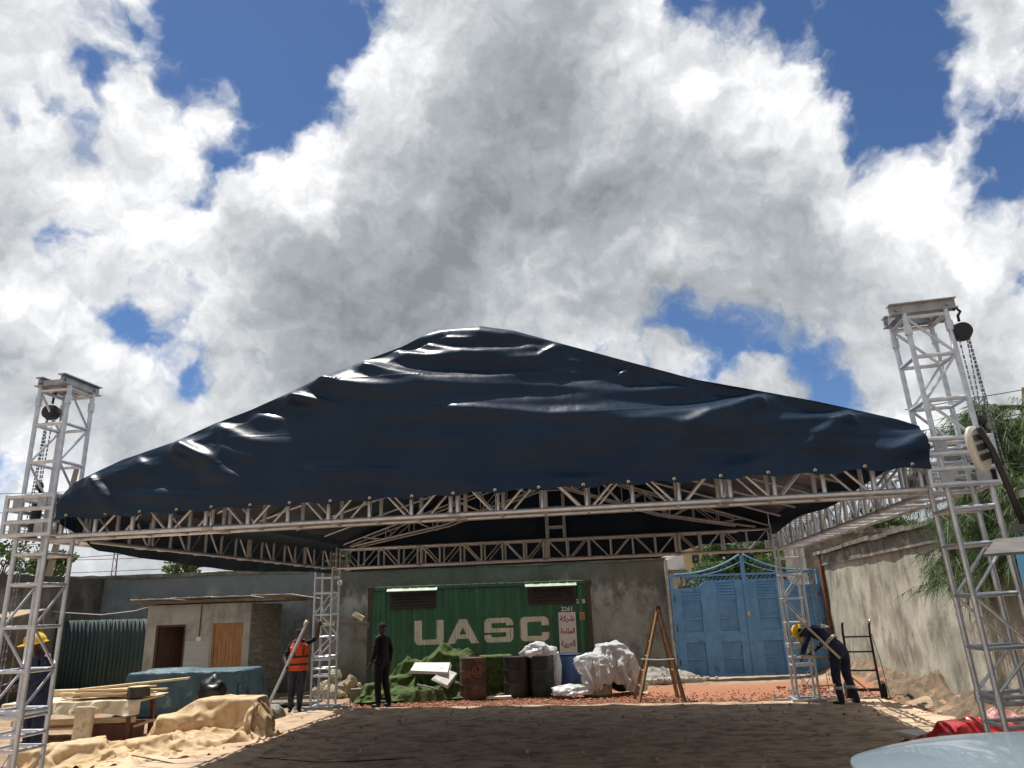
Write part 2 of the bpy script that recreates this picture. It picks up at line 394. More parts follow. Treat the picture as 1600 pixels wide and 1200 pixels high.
TG = 'lifting towers at the corners of the roof'
def make_tower():
    t = thing('lifting_tower', 'aluminium lattice tower at the near left corner, before the worker with shoulder patches', 'tower', group=TG)
    h = .19; H = 4.53
    for x, y in ((-h, -h), (h, -h), (h, h), (-h, h)):
        bar('chord', (x, y, .05), (x, y, H), .025, ALU, t, n=12)
        for zc in (4.36, 1.0):
            b = MB(); b.lathe([(.036, -.05), (.036, .05)], 12, (x, y, zc)); b.build('spigot_collar', ALU, t, smooth=True, auto=40)
    zs = [.66, .80, .98, 1.03, 1.42, 1.86, 2.30, 2.62, 3.22, 3.64, 4.08, 4.49]
    cs = [(-h, -h), (h, -h), (h, h), (-h, h)]
    for z in zs:
        for i in range(4):
            (x0, y0), (x1, y1) = cs[i], cs[(i + 1) % 4]
            bar('rung', (x0, y0, z), (x1, y1, z), .019 if z < 2.4 else .021, ALU, t)
    for k, (za, zb) in enumerate(((1.05, 1.42), (1.42, 1.86), (1.86, 2.30), (3.22, 3.64), (3.64, 4.08), (4.08, 4.49))):
        for i in (0, 2):
            (x0, y0), (x1, y1) = cs[i], cs[(i + 1) % 4]
            if (k + i // 2) % 2: x0, y0, x1, y1 = x1, y1, x0, y0
            bar('diagonal', (x0, y0, za), (x1, y1, zb), .014, ALU, t, n=6)
    for (a, b_) in (((-h, -h, .1), (h, -h, .6)), ((h, -h, .1), (-h, -h, .6)), ((-h, h, .1), (h, h, .6)), ((h, h, .1), (-h, h, .6))):
        bar('cross_brace', a, b_, .007, STEEL, t, n=6)
    b = MB(); b.box(-.32, .32, -.32, .32, .0, .03); b.box(-.30, .30, -.26, -.18, .03, .085); b.box(-.30, .30, .18, .26, .03, .085); b.box(-.26, -.19, -.18, .18, .03, .08); b.box(.19, .26, -.18, .18, .03, .08)
    b.build('base_plate', STEEL, t)
    for sx in (-1, 1):
        b = MB(); b.box(min(sx * .3, sx * .62), max(sx * .3, sx * .62), -.035, .035, .02, .07); b.lathe([(.06, 0.005), (.06, .02), (.015, .025), (.015, .16)], 10, (sx * .58, 0, 0)); b.build('outrigger', STEEL, t)
    for k, y in enumerate((-.17, .17)):     # two channel beams carrying the hoist
        b = MB(); x0, x1 = -.32 + .06 * k, .30 + .06 * k
        b.box(x0, x1, y - .05, y + .05, 4.53, 4.542); b.box(x0, x1, y - .006, y + .006, 4.542, 4.63); b.box(x0, x1, y - .05, y + .05, 4.63, 4.642)
        for xb in (x0 + .07, x1 - .07): b.lathe([(.018, -.02), (.018, .02)], 8, (xb, y, 4.586), 'Y')
        b.build('top_beam', ALU2, t)
    for x in (-.24, .16):
        b = MB(); b.box(x, x + .08, -.12, .12, 4.535, 4.60); b.build('top_plate', ALU2, t)
    return t
def make_sleeve(u, v):
    """sliding sleeve block round the tower, bolted to the roof frame"""
    t = thing('sleeve_block', None, 'sleeve', tuple(loc(u, v, 2.8)), TH, 'sleeve blocks sliding on the towers')
    w = .29
    cs = [(-w, -w), (w, -w), (w, w), (-w, w)]
    for x, y in cs: bar('post', (x, y, 0), (x, y, .46), .025, ALU, t)
    for z in (.02, .16, .30, .44):
        for i in range(4): bar('rail', (*cs[i], z), (*cs[(i + 1) % 4], z), .024, ALU, t)
    for z in (.09, .37):
        for sx, sy in ((-1, 0), (1, 0), (0, -1), (0, 1)):
            for q in (-.15, .15):
                b = MB()
                if sx: b.box(sx * w - .006, sx * w + .006, q - .055, q + .055, z - .055, z + .055)
                else: b.box(q - .055, q + .055, sy * w - .006, sy * w + .006, z - .055, z + .055)
                c = (sx * (w + .006), q, z) if sx else (q, sy * (w + .006), z)
                b.lathe([(.012, -.006), (.012, .006)], 6, c, 'X' if sx else 'Y')
                b.build('gusset', ALU2, t)
    for sx in (-1, 1):
        for sy in (-1, 1):
            b = MB(); b.lathe([(.03, -.02), (.03, .02)], 10, (sx * .235, sy * .2, .40), 'Y'); b.build('roller', BLACK, t, smooth=True, auto=40)
    return t
tw = make_tower()
spots = [(-HW, -HL, None, 0), (HW, -HL, 'aluminium lattice tower at the near right corner, beside the grey car', .034),
         (-HW, HL, 'aluminium lattice tower at the far left corner, beside the man in the orange vest', 0), (HW, HL, 'aluminium lattice tower at the far right corner, before the blue gate', 0)]
for u, v, lab, lean in spots:
    o = tw if lab is None else copy_tree(tw)
    o.location = loc(u, v); o.rotation_euler = (0, -lean, TH)
    if lean: o.location = loc(u + .155, v)
    if v > 0: o.rotation_euler = (0, -.004 if u < 0 else 0, TH)
    if lab: o['label'] = lab
    if u < 0 and v < 0: o.rotation_euler = (0, 0, TH + pi / 2)
for (u, v), lab in (((-HW, -HL), 'square aluminium sleeve cage round the near left tower'), ((HW, -HL), 'square aluminium sleeve cage round the near right tower, beside the oval lamp'),
                    ((-HW, HL), 'aluminium sleeve cage round the far left tower'), ((HW, HL), 'aluminium sleeve cage round the far right tower')):
    make_sleeve(u, v)['label'] = lab

# roof frame: four box trusses, hips, purlins
fr = thing('roof_frame', 'aluminium box truss roof frame between the four towers, under the navy cover', 'truss', (CX, CY, 0), TH)
def beam(a, b_, nb, joints, name='truss_beam'):
    """box truss from a to b (local u,v), chords at z 2.80 and 3.19"""
    a = Vector((*a, 0)); b_ = Vector((*b_, 0)); d = (b_ - a); L = d.length; d.normalize(); s = Vector((-d.y, d.x, 0)) * .18
    t = bpy.data.objects.new(name, None); COL.objects.link(t); t.parent = fr; t.location = (a.x, a.y, 0)
    a0 = Vector((0, 0, 0))
    cuts = [0] + [j / nb for j in joints] + [1]
    for sg in (-1, 1):
        for z in (2.80, 3.19):
            for c0, c1 in zip(cuts[:-1], cuts[1:]):
                bar('chord', a0 + d * L * c0 + s * sg + Vector((0, 0, z)), a0 + d * L * c1 + s * sg + Vector((0, 0, z)), .025, ALU, t, n=10)
    st = []
    for i in range(nb + 1):
        x = L * i / nb
        if i in joints: st += [x - .036, x + .036]
        else: st.append(min(max(x, .03), L - .03))
    for x in st:
        for sg in (-1, 1): bar('upright', a0 + d * x + s * sg + Vector((0, 0, 2.82)), a0 + d * x + s * sg + Vector((0, 0, 3.17)), .023, ALU, t)
        for z in (2.80, 3.19): bar('crossbar', a0 + d * x - s * .9 + Vector((0, 0, z)), a0 + d * x + s * .9 + Vector((0, 0, z)), .019, ALU, t, n=6)
    for i in range(nb):
        z0, z1 = (2.82, 3.17) if i % 2 else (3.17, 2.82)
        for sg in (-1, 1):
            bar('diagonal', a0 + d * (L * i / nb + .06) + s * sg + Vector((0, 0, z0)), a0 + d * (L * (i + 1) / nb - .06) + s * sg + Vector((0, 0, z1)), .014, ALU, t, n=6)
    for j in joints:
        for sg in (-1, 1):
            b = MB(); q = a0 + d * (L * j / nb) + s * sg
            for z in (2.80, 3.19): b.tube([q - d * .06 + Vector((0, 0, z)), q + d * .06 + Vector((0, 0, z))], .031, 10)
            b.build('coupler', ALU2, t, smooth=True, auto=40)
g = .30
beam((-HW + g, -HL), (HW - g, -HL), 20, (4, 10, 16)); beam((-HW + g, HL), (HW - g, HL), 20, (4, 10, 16))
beam((-HW, -HL + g), (-HW, HL - g), 17, (3, 9, 14)); beam((HW, -HL + g), (HW, HL - g), 17, (3, 9, 14))
# shallow gable: trusses across, ridge and rafters along
AU, AZ, EZ = .22, 4.74, 3.26          # apex position and heights of the gable
def gable(v, d=.18, name='gable_truss'):
    t = bpy.data.objects.new(name, None); COL.objects.link(t); t.parent = fr
    for sg in (-1, 1):
        e = Vector((sg * (HW - .3), v, EZ)); a = Vector((AU, v, AZ)); L = (a - e).length; dr = (a - e).normalized(); nb = 9
        for q in (-d, d):
            o = Vector((0, q, 0)); lo = lambda k: e.lerp(a, k) - Vector((0, 0, .06 + .34 * min(1, k * 2.2)))
            bar('gable_chord', e + o, a + o, .023, ALU, t); bar('gable_chord', lo(.06) + o, lo(.5) + o, .023, ALU, t); bar('gable_chord', lo(.5) + o, lo(1) + o, .023, ALU, t)
            for i in range(1, nb):
                k0, k1 = i / nb, (i + 1) / nb
                if i % 2: bar('gable_lacing', e.lerp(a, k0) + o, lo(k1) + o, .012, ALU, t, n=6)
                else: bar('gable_lacing', lo(k0) + o, e.lerp(a, k1) + o, .012, ALU, t, n=6)
                bar('gable_strut', e.lerp(a, k1) + o, lo(k1) + o, .012, ALU, t, n=6)
        for i in range(nb + 1): bar('gable_tie', e.lerp(a, i / nb) - Vector((0, d, 0)), e.lerp(a, i / nb) + Vector((0, d, 0)), .013, ALU, t, n=6)
    for q in (-d, d):       # king post, a ladder standing on the beam
        for x in (-.18, .18): bar('king_post', (AU + x, v + q, 3.2), (AU + x, v + q, AZ - .35), .022, ALU, t)
    for k in range(3):
        for q in (-d, d): bar('king_rung', (AU - .18, v + q, 3.45 + k * .4), (AU + .18, v + q, 3.45 + k * .4), .018, ALU, t)
gable(HL); gable(-HL + .5)
for v in (-1.35, 1.35):
    for sg in (-1, 1):
        bar('rafter', (sg * (HW - .1), v, EZ), (AU, v, AZ), .026, ALU, fr)
for v in (-2.65, -.1, 2.65):
    for sg in (-1, 1): bar('rafter', (sg * (HW - .1), v, EZ), (AU, v, AZ), .022, ALU, fr)
for u, z in ((AU, AZ), (AU - .18, AZ - .1), (AU + .18, AZ - .1), (AU, AZ - .38)): bar('ridge_tube', (u, -HL, z), (u, HL, z), .023, ALU, fr)

# ------------------------------------------------------------------ navy cover
def cover_material():
    m = bpy.data.materials.new('navy_pvc'); m.use_nodes = True; t = NT(m.node_tree); b = t.n['Principled BSDF']
    co = t.node('ShaderNodeTexCoord').outputs['Object']
    n = t.noise(co, .9, 6, .6); n2 = t.noise(co, 14, 6, .6)
    c = t.mix(t.mapr(n, .3, .7), (.0085, .023, .052), (.013, .032, .066))
    c = t.mix(t.mapr(n2, .5, .8, 0, .35), c, (.03, .036, .045))
    t.l.new(c, b.inputs['Base Color'])
    t.l.new(t.mapr(n2, .3, .7, .30, .40), b.inputs['Roughness']); b.inputs['Specular IOR Level'].default_value = .21
    h = t.m('ADD', t.noise(co, 3.0, 4, .5), t.m('MULTIPLY', t.noise(co, 18, 3, .5), .06))
    t.l.new(t.node('ShaderNodeBump', {'Strength': .15, 'Distance': .05, 'Height': h}).outputs[0], b.inputs['Normal'])
    return m
PVC = cover_material()
cov = thing('roof_cover', 'navy blue glossy tarpaulin stretched over the roof frame, creased along its hips', 'tarpaulin', (CX, CY, 0), TH)
VP = -4.2
def on_face(px, py):      # where a sight line of the survey meets the front gable: (across, height) in metres
    d = pdir(px, py); o = Vector((0, 0, CAM_H)); P0 = loc(0, VP)
    q = o + d * ((P0 - o).dot(EY) / d.dot(EY)); w = q - Vector((CX, CY, 0)); return (w.dot(EX), w.z)
FOLDS = [([(445,614),(500,629),(560,646),(640,654),(745,650)],.075,.10),([(500,589),(535,601),(580,607),(650,611)],.06,.09),
 ([(558,563),(610,578),(675,590),(760,590),(880,578),(985,567)],.085,.10),([(612,541),(660,550),(720,551)],.05,.08),([(388,641),(430,656),(500,668),(590,672)],.06,.12),
 ([(279,689),(330,717),(395,758),(452,800)],.12,.13),([(335,662),(400,694),(480,716)],.05,.12),([(150,744),(176,772),(200,812)],.07,.08),([(215,712),(260,755),(300,800)],.05,.14),
 ([(1195,620),(1110,652),(1010,712),(880,785)],.12,.17),([(1195,621),(1060,650),(920,682),(770,712),(620,735)],.07,.16),([(1330,646),(1260,695),(1150,738),(1050,752)],.08,.16),
 ([(1438,682),(1380,716),(1290,740)],.07,.12),([(985,568),(965,590),(900,603),(820,606)],.05,.09),([(700,640),(860,655),(1010,640),(1150,610)],.06,.16),
 ([(660,530),(740,543),(810,541),(868,530)],.05,.08),([(500,742),(640,745),(800,728),(900,705)],.05,.16),([(600,694),(760,690),(900,668)],.05,.15),([(230,770),(400,776),(560,770)],.04,.15),
 ([(1320,650),(1200,665),(1080,690),(980,730)],.06,.13),([(690,518),(745,524),(795,516)],.035,.07),([(870,532),(840,552),(780,560),(700,561)],.05,.09),([(1100,598),(1010,612),(900,622)],.04,.12),
 ([(750,785),(850,772),(960,740)],.06,.15),([(350,700),(450,735),(560,752)],.05,.12)]
FL2 = [([on_face(*p) for p in pl], a, w) for pl, a, w in FOLDS]
def fold_h(a, b_):
    """a, b_: arrays of face coordinates; returns height of creases"""
    h = np.zeros_like(a)
    for pl, amp, w in FL2:
        best = np.full_like(a, 9.); tt = np.zeros_like(a); sd = np.zeros_like(a); n = len(pl) - 1
        for i in range(n):
            (x0, y0), (x1, y1) = pl[i], pl[i + 1]; dx, dy = x1 - x0, y1 - y0; L2 = dx * dx + dy * dy
            k = np.clip(((a - x0) * dx + (b_ - y0) * dy) / L2, 0, 1)
            d = np.hypot(a - x0 - k * dx, b_ - y0 - k * dy); s = np.sign((b_ - y0) * dx - (a - x0) * dy) * np.sign(dx)
            u = d < best; best = np.where(u, d, best); tt = np.where(u, (i + k) / n, tt); sd = np.where(u, s, sd)
        ww = w * .85 * (.7 + 1.1 * tt); tap = (1 - tt) ** .5 * np.clip(tt * 12 + .55, 0, 1)
        # sharp above the crease line, rolling off below it
        prof = np.where(sd > 0, np.exp(-(best / (ww * .55)) ** 2), np.exp(-(best / (ww * 1.25)) ** 2))
        prof = prof - .45 * np.exp(-((best - ww * 1.7) / ww) ** 2) * (sd > 0)
        h += .85 * amp * tap * prof
    return h
TOP = np.array([(-4.36,3.25),(-4.28,3.36),(-4.06,3.46),(-3.75,3.59),(-3.12,3.765),(-2.7,3.935),(-2.3,4.06),(-1.9,4.225),(-1.5,4.41),(-1.07,4.56),(-.6,4.725),(-.4,4.84),(-.2,4.90),(.27,4.905),(.65,4.80),(1.1,4.60),(1.87,4.275),(2.5,4.02),(3.14,3.835),(3.6,3.70),(3.9,3.60),(4.3,3.46),(4.47,3.38)])
def ztop(u):
    z = np.interp(u, TOP[:, 0], TOP[:, 1]); return z
def build_front():
    nu, nv = 560, 150
    U_, T_ = np.meshgrid(np.linspace(-4.36, 4.47, nu), np.linspace(0, 1, nv))
    S_ = (U_ + 4.36) / 8.83
    hem = 2.955 + .02 * S_ - .014 * np.cos(S_ * 2 * pi * 20)
    zt = ztop(U_); Z_ = hem + (zt - hem) * T_
    h = 1.0 * fold_h(U_, Z_)
    nz = np.array([[mnoise.fractal(Vector((x * .22 + 4, y * 1.9 + x * .18, 3)), 1, 2, 3) for x, y in zip(ra, rb)] for ra, rb in zip(U_, Z_)])
    ns = np.array([[mnoise.noise(Vector((x * .5 - y * 1.2, x * .55 + y * 2.6, 9))) for x, y in zip(ra, rb)] for ra, rb in zip(U_, Z_)])
    edge = np.clip((zt - Z_) / .10, 0, 1) ** .7
    belly = .10 * np.sin(pi * np.clip((Z_ - 3.0) / 1.9, 0, 1)) * np.sin(pi * S_)
    h = (h + .13 * nz + .05 * ns) * edge + belly
    h = h + .018 * np.sin(S_ * 62 + 1) * np.clip(1 - T_ * 5, 0, 1)                 # the free hem waves a little
    V_ = -4.38 + .21 * (Z_ - 3.0) + .05 * np.clip(1 - (zt - Z_) / .15, 0, 1) - h
    X_ = U_ - .0 * Z_
    A = np.stack([X_, V_, Z_], -1)
    b = MB(); b.grid(A); b.build('front_panel', PVC, cov, smooth=True)
    # welded seams
    for z0, z1 in (((-3.75, 3.46), (3.75, 3.50)), ((-2.9, 3.74), (3.1, 3.74)), ((-1.4, 4.32), (1.6, 4.32))):
        us = np.linspace(z0[0], z1[0], 260); zs = np.linspace(z0[1], z1[1], 260) - .03 * np.sin(np.linspace(0, pi, 260)); q = [[], [], []]
        for u, z in zip(us, zs):
            j = int(round((u + 4.36) / 8.83 * (nu - 1))); col = A[:, j]
            for r, dz in enumerate((-.014, 0, .014)):
                y = np.interp(z + dz, col[:, 2], col[:, 1]); q[r].append((u, y - (.004 if r == 1 else .001), z + dz))
        b = MB(); b.grid(q); b.build('seam', PVC, cov, smooth=True)
    for k in range(21):
        j = int((k + .35) / 20.7 * (nu - 1)); p = A[0, min(j, nu - 1)] + np.array([0, -.008, .03])
        b = MB(); b.lathe([(.006, -.006), (.016, -.006), (.016, .003), (.006, .004)], 10, tuple(p), 'Y'); b.build('eyelet', BRASS, cov)
        b = MB(); b.tube([p + np.array([0, -.01, 0]), p + np.array([.02, -.02, -.09]), p + np.array([.0, 0.05, -.2])], .004, 5); b.build('cord', BLACK, cov)
    return A
FA = build_front()
top = FA[-1]                           # the sloping top edge of the front gable, from left eave to right eave
def slope(name, idx, seed, gap=0):
    """roof slope: the front outline carried back along the ridge"""
    P0 = top[idx]; m = 60; A = []
    for j in range(m):
        k = j / (m - 1); row = []
        for i, p in enumerate(P0):
            v = p[1] + (4.28 - p[1]) * k; z = p[2] + .02 - .05 * sin(k * pi * 6) ** 2 * (0 if i < 2 or i > len(P0) - 3 else 1) * .6 + .03 * sin(pi * k) * mnoise.noise(Vector((p[0] * .8, v * .7, seed)))
            x = p[0]
            if gap and k > .86 and abs(p[0]) > 3.6: z += .10 * (k - .86) / .14; v -= .5 * (k - .86) / .14 * (abs(p[0]) - 3.6)
            row.append((x, v, z - .02 * (1 - k)))
        A.append(row)
    b = MB(); b.grid(A); return b.build(name, PVC, cov, smooth=True), np.array(A)
mid = int((.03 + 4.36) / 8.83 * 559)
ls, LA = slope('left_slope', slice(0, mid + 1, 4) if False else list(range(0, mid + 1, 4)) + [mid], 2); rs, RA = slope('right_slope', [mid] + list(range(mid + 4, 560, 4)) + [559], 6, 1)
def skirt(name, edge, hemz, out, seed):
    A = []; n = len(edge)
    for k in np.linspace(0, 1, 9):
        row = []
        for i, p in enumerate(edge):
            s = i / (n - 1); z = p[2] * (1 - k) + hemz(s) * k
            w = (.035 * sin(s * 46 + seed) + .03 * N(s * 9, k, seed)) * k * min(1, s * 15, (1 - s) * 15)
            row.append((p[0] + out[0] * (w + .42 * abs(out[0]) * k ** .5 * min(1, s * 5)), p[1] + out[1] * w, z))
        A.append(row)
    b = MB(); b.grid(A); return b.build(name, PVC, cov, smooth=True)
skirt('left_skirt', LA[:, 0], lambda s: 2.70 - .05 * sin(s * pi) + .03 * sin(s * 9) + .22 * max(0, 1 - s * 9), (-1, 0), 3)
skirt('right_skirt', RA[:, -1], lambda s: 3.10 + .04 * sin(s * 12), (.10, 0), 5)
rear_edge = np.concatenate([LA[-1], RA[-1][1:]]); skirt('rear_gable', rear_edge, lambda s: 2.74 + .24 * min(1, max(0, s - .75) / .1), (0, 1), 8)

# ------------------------------------------------------------------ walls
def wall_material(name, base, light, dark, top_dark=True, moss=None):
    m = bpy.data.materials.new(name); m.use_nodes = True; t = NT(m.node_tree); b = t.n['Principled BSDF']
    co = t.node('ShaderNodeTexCoord').outputs['Object']
    st = t.node('ShaderNodeMapping', {'Vector': co, 'Scale': (1.2, 1.2, .75)}).outputs[0]
    z = t.node('ShaderNodeSeparateXYZ', {0: co}).outputs[2]
    n1 = t.noise(co, .55, 8, .62, .3); n2 = t.noise(st, 1.8, 9, .68); n3 = t.noise(co, 3, 9, .7); n4 = t.noise(co, 40, 4, .7)
    c = t.mix(t.mapr(n1, .36, .62), base, light)
    c = t.mix(t.mapr(n2, .44, .66, 0, .8), c, dark)
    c = t.mix(t.mapr(n3, .56, .72, 0, .55), c, light)
    k = t.m('ADD', z, t.m('MULTIPLY', t.m('SUBTRACT', n2, .5), 2.2))
    c = t.mix(t.mapr(k, 2.35, 2.95, 0, .8 if top_dark else .25), c, moss or dark)
    c = t.mix(t.mapr(k, .75, -.1, 0, .75), c, tuple(v * .55 for v in dark))
    c = t.mix(t.mapr(n4, .5, .8, 0, .3), c, tuple(v * 1.25 for v in light))
    t.l.new(c, b.inputs['Base Color']); b.inputs['Roughness'].default_value = .92
    h = t.m('ADD', t.m('MULTIPLY', n3, 1.), t.m('MULTIPLY', n4, .25))
    t.l.new(t.node('ShaderNodeBump', {'Strength': .55, 'Distance': .03, 'Height': h}).outputs[0], b.inputs['Normal'])
    return m
GW = wall_material('grey_render', (.27, .265, .235), (.42, .41, .37), (.125, .12, .105), moss=(.085, .09, .065))
BW = wall_material('blue_grey_render', (.22, .25, .26), (.36, .36, .34), (.12, .13, .135), moss=(.15, .18, .19))
TW = wall_material('tan_render', (.34, .33, .28), (.55, .53, .45), (.15, .135, .105), top_dark=False)
CONC = P('old_concrete', (.22, .21, .18), (.11, .105, .09), 3, .95, bump=.8, bscale=12, c3=(.34, .33, .29), s3=2)
def wall(name, p0, p1, z0, h, th, mat, label, amp=.02, step=.16, topn=.03, cat='wall', seed=0):
    p0, p1 = Vector((*p0, 0)), Vector((*p1, 0)); d = p1 - p0; L = d.length; d.normalize(); n = Vector((d.y, -d.x, 0))   # n: visible side
    nu, nv = int(L / step) + 2, int(h / step) + 2; A = []
    for j in range(nv):
        row = []
        for i in range(nu):
            x = L * i / (nu - 1); z = h * j / (nv - 1); k = amp * mnoise.fractal(Vector((x * 1.1, z * 1.4, seed)), 1, 2, 4)
            zz = z + (topn * (mnoise.fractal(Vector((x * 1.3, 9, seed)), 1, 2, 4)) if j == nv - 1 else 0)
            q = p0 + d * x + n * k; row.append((q.x, q.y, z0 + zz))
        A.append(row)
    A = np.array(A); B = A[-1].copy() - np.array(n) * th; Cc = B.copy(); Cc[:, 2] = z0
    A = np.concatenate([A, B[None], Cc[None]], 0); b = MB(); b.grid(A)
    for e in (0, -1):
        pass
    o = b.build(name, mat, smooth=True, auto=40, origin=(p0.x, p0.y, z0))
    # end caps
    return tag(o, label, cat)
wl = wall('perimeter_wall', (-16.5, 22.9), (-5.9, 22.7), -.3, 3.42, .25, BW, 'blue grey rendered wall behind the shed and the dark corrugated sheets', seed=1)
wall('perimeter_wall', (-5.9, 22.72), (4.45, 22.45), -.3, 3.40, .25, GW, 'stained grey cement wall behind the green shipping container', seed=4)
wall('side_wall', (-13.3, 12), (-12.6, 22.9), -.1, 3.2, .25, wall_material('brown_render', (.12, .11, .09), (.2, .19, .16), (.05, .047, .04)), 'dark stained wall running along the far left side', seed=6)
def coping(name, p0, p1, z, w, h, label, over=.1, seg=1.15):
    p0, p1 = Vector((*p0, 0)), Vector((*p1, 0)); d = p1 - p0; L = d.length; d.normalize(); n = Vector((d.y, -d.x, 0)); k = int(L / seg)
    t = thing(name, label, 'coping', (p0.x, p0.y, z), atan2(d.y, d.x))
    for i in range(k):
        a, b_ = L * i / k + .006, L * (i + 1) / k - .006; dz = random.uniform(-.018, .018); dy = random.uniform(-.015, .015); tl = random.uniform(-.012, .012)
        b = MB(); m_ = 7; top = []; 
        vs = []
        for j in range(m_ + 1):
            x = a + (b_ - a) * j / m_
            wv = .012 * N(x * 4, i, 2)
            vs.append([(x, -over + dy + wv, dz + tl), (x, w + dy, dz + tl), (x, w + dy, h + dz - tl), (x, -over + dy + wv * 1.5, h + dz - tl + .015 * N(x * 3, 5, i))])
        fs = []
        V = [q for r in vs for q in r]
        for j in range(m_):
            o = j * 4
            for e in range(4): fs.append((o + e, o + (e + 1) % 4, o + 4 + (e + 1) % 4, o + 4 + e)[::-1])
        fs += [(0, 1, 2, 3), tuple(m_ * 4 + e for e in (3, 2, 1, 0))]
        b.add(V, fs); b.build('coping_slab', CONC, t)
    return t
coping('wall_coping', (-16.5, 22.9), (-5.9, 22.7), 3.10, .3, .09, 'rough dark concrete coping on the wall behind the shed', .06)
coping('wall_coping', (-5.9, 22.72), (4.45, 22.45), 3.08, .3, .08, 'rough concrete coping on the wall behind the green container', .05)
RW0, RW1 = (8.95, 22.4), (5.5, 2.4)
wr = wall('perimeter_wall', RW0, RW1, -.45, 3.50, .25, TW, 'sunlit weather streaked tan wall along the right side of the yard', amp=.03, seed=11)
coping('wall_coping', RW0, RW1, 3.03, .34, .10, 'pale concrete coping overhanging the sunlit tan wall', .14)
b = MB()
d_ = (Vector((*RW1, 0)) - Vector((*RW0, 0))); Lw = d_.length; ang = atan2(d_.y, d_.x)
ft = MB(); ft.box(0, Lw, -.05, .05, -.30, 0); o = ft.build('coping_shadow_beam', CONC); o.location = (RW0[0], RW0[1], 3.02); o.rotation_euler = (0, 0, ang); tag(o, 'dark concrete beam under the coping of the tan wall, standing for its shadow and stain', 'beam')  # dark strip stands in for the coping's shadow and stain
# rough plinth of fallen plaster and earth at the foot of the tan wall
A = []
for i in range(150):
    row = []; y = 9 + i * .09; xw = RW0[0] + (y - 22.4) * .1725
    for j in range(16):
        s = j / 15; hgt = (.42 + .25 * N(y * .8, 2, 5)) * max(0, 1 - s) ** .8
        x = xw + .05 - s * (.75 + .3 * N(y * .7, 4, 1)); z = gz(x, y) - .04 + max(0, hgt) * (1 + .5 * FB(y * 2, s * 3, 2)) + .05 * FB(y * 5, s * 6, 7)
        row.append((x, y, z))
    A.append(row)
b = MB(); b.grid(A); o = b.build('earth_bank', P('dark_earth', (.10, .075, .05), (.2, .14, .09), 5, .95, bump=1, bscale=14, c3=(.3, .2, .13)), smooth=True)
tag(o, 'bank of dark crumbled earth along the foot of the tan wall', kind='structure')

# ------------------------------------------------------------------ gate
BLUE = P('blue_gate_paint', (.105, .27, .50), (.14, .33, .58), 3, .55, bump=.15, bscale=20, c3=(.07, .15, .26), s3=2.5, t3=.58)
BLUED = P('blue_gate_panel', (.085, .225, .42), (.12, .29, .52), 2, .55, c3=(.09, .12, .15), s3=3, t3=.62)
RUST = P('rusty_iron', (.09, .045, .03), (.16, .08, .045), 8, .8)
gate = thing('double_gate', 'blue painted steel double gate with louvres and a pointed arch between the walls', 'gate', (6.62, 22.3, -.25), radians(-1))
X0, X1 = -2.08, 2.12; GH = 2.9
for lf, (a, c) in enumerate(((X0, -.02), (.02, X1))):
    w = c - a
    def topz(x):     # leaf tops rise to the middle
        k = (x - a) / w if lf == 0 else (c - x) / w
        return 2.48 + .20 * min(1, max(0, (k - .32) / .15)) ** 1.0
    n = 24; pts = [(a, .03)] + [(c, .03)] + [(c - w * i / n, topz(c - w * i / n)) for i in range(n + 1)]
    b = MB(); b.prism(pts, .0, .02); b.build('gate_leaf', BLUE, gate)
    cols = (a + w * (.10 if lf == 0 else .14), a + w * (.60 if lf == 0 else .58)); cw = w * .27
    if lf == 1: cols = (a + w * .15, a + w * .62)
    st = [a, cols[0], cols[0] + cw, cols[1], cols[1] + cw, c]
    for x0, x1 in ((st[0], st[1]), (st[2], st[3]), (st[4], st[5])):
        b = MB(); m_ = 5; pts = [(x0, .04), (x1, .04)] + [(x1 - (x1 - x0) * i / m_, topz(x1 - (x1 - x0) * i / m_) - .003) for i in range(m_ + 1)]
        b.prism(pts, -.045, -.002); b.build('stile', BLUE, gate)
    for ci, x0 in enumerate(cols):
        x1 = x0 + cw; hi = topz((x0 + x1) / 2) - .02
        rows = [.08, .52, .56, .98, 1.12, 1.60, 1.30]
        for z0, z1 in ((.03, .10), (.50, .55), (.97, 1.26), (1.60, 1.65), (2.13, 2.18), (hi - .05, hi)):
            b = MB(); b.box(x0 + .002, x1 - .002, -.036 if z1 - z0 < .1 else -.042, -.003, z0, z1); b.build('rail', BLUE, gate)
        for z0, z1 in ((.10, .50), (.55, .97), (1.26, 1.60), (1.65, 2.13)):
            b = MB(); cx, cz = (x0 + x1) / 2, (z0 + z1) / 2; y = -.006
            b.add([(x0 + .003, y, z0), (x1 - .003, y, z0), (x1 - .003, y, z1), (x0 + .003, y, z1), (cx, y - .022, cz)], [(0, 1, 4), (1, 2, 4), (2, 3, 4), (3, 0, 4)]); b.build('panel', BLUED, gate)
        k = 0
        z = 2.19
        while z < hi - .09:
            b = MB(); b.hexa([(x0 + .004, -.036, z), (x1 - .004, -.036, z), (x1 - .004, -.028, z), (x0 + .004, -.028, z), (x0 + .004, -.010, z + .075), (x1 - .004, -.010, z + .075), (x1 - .004, -.004, z + .075), (x0 + .004, -.004, z + .075)])
            b.build('louvre', BLUE, gate); z += .085
    for z in (.45, 1.35, 2.2):
        b = MB(); xh = a if lf == 0 else c; b.lathe([(.022, -.07), (.022, .07)], 10, (xh, -.06, z)); b.build('hinge', RUST, gate, smooth=True, auto=40)
for x in (X0 - .10, X1 + .0):
    b = MB(); b.box(x, x + .095, -.06, .04, 0, GH); b.build('gate_post', BLUE, gate)
b = MB(); b.box(-.055, .055, -.085, -.047, .05, 3.38); b.build('meeting_stile', BLUE, gate)
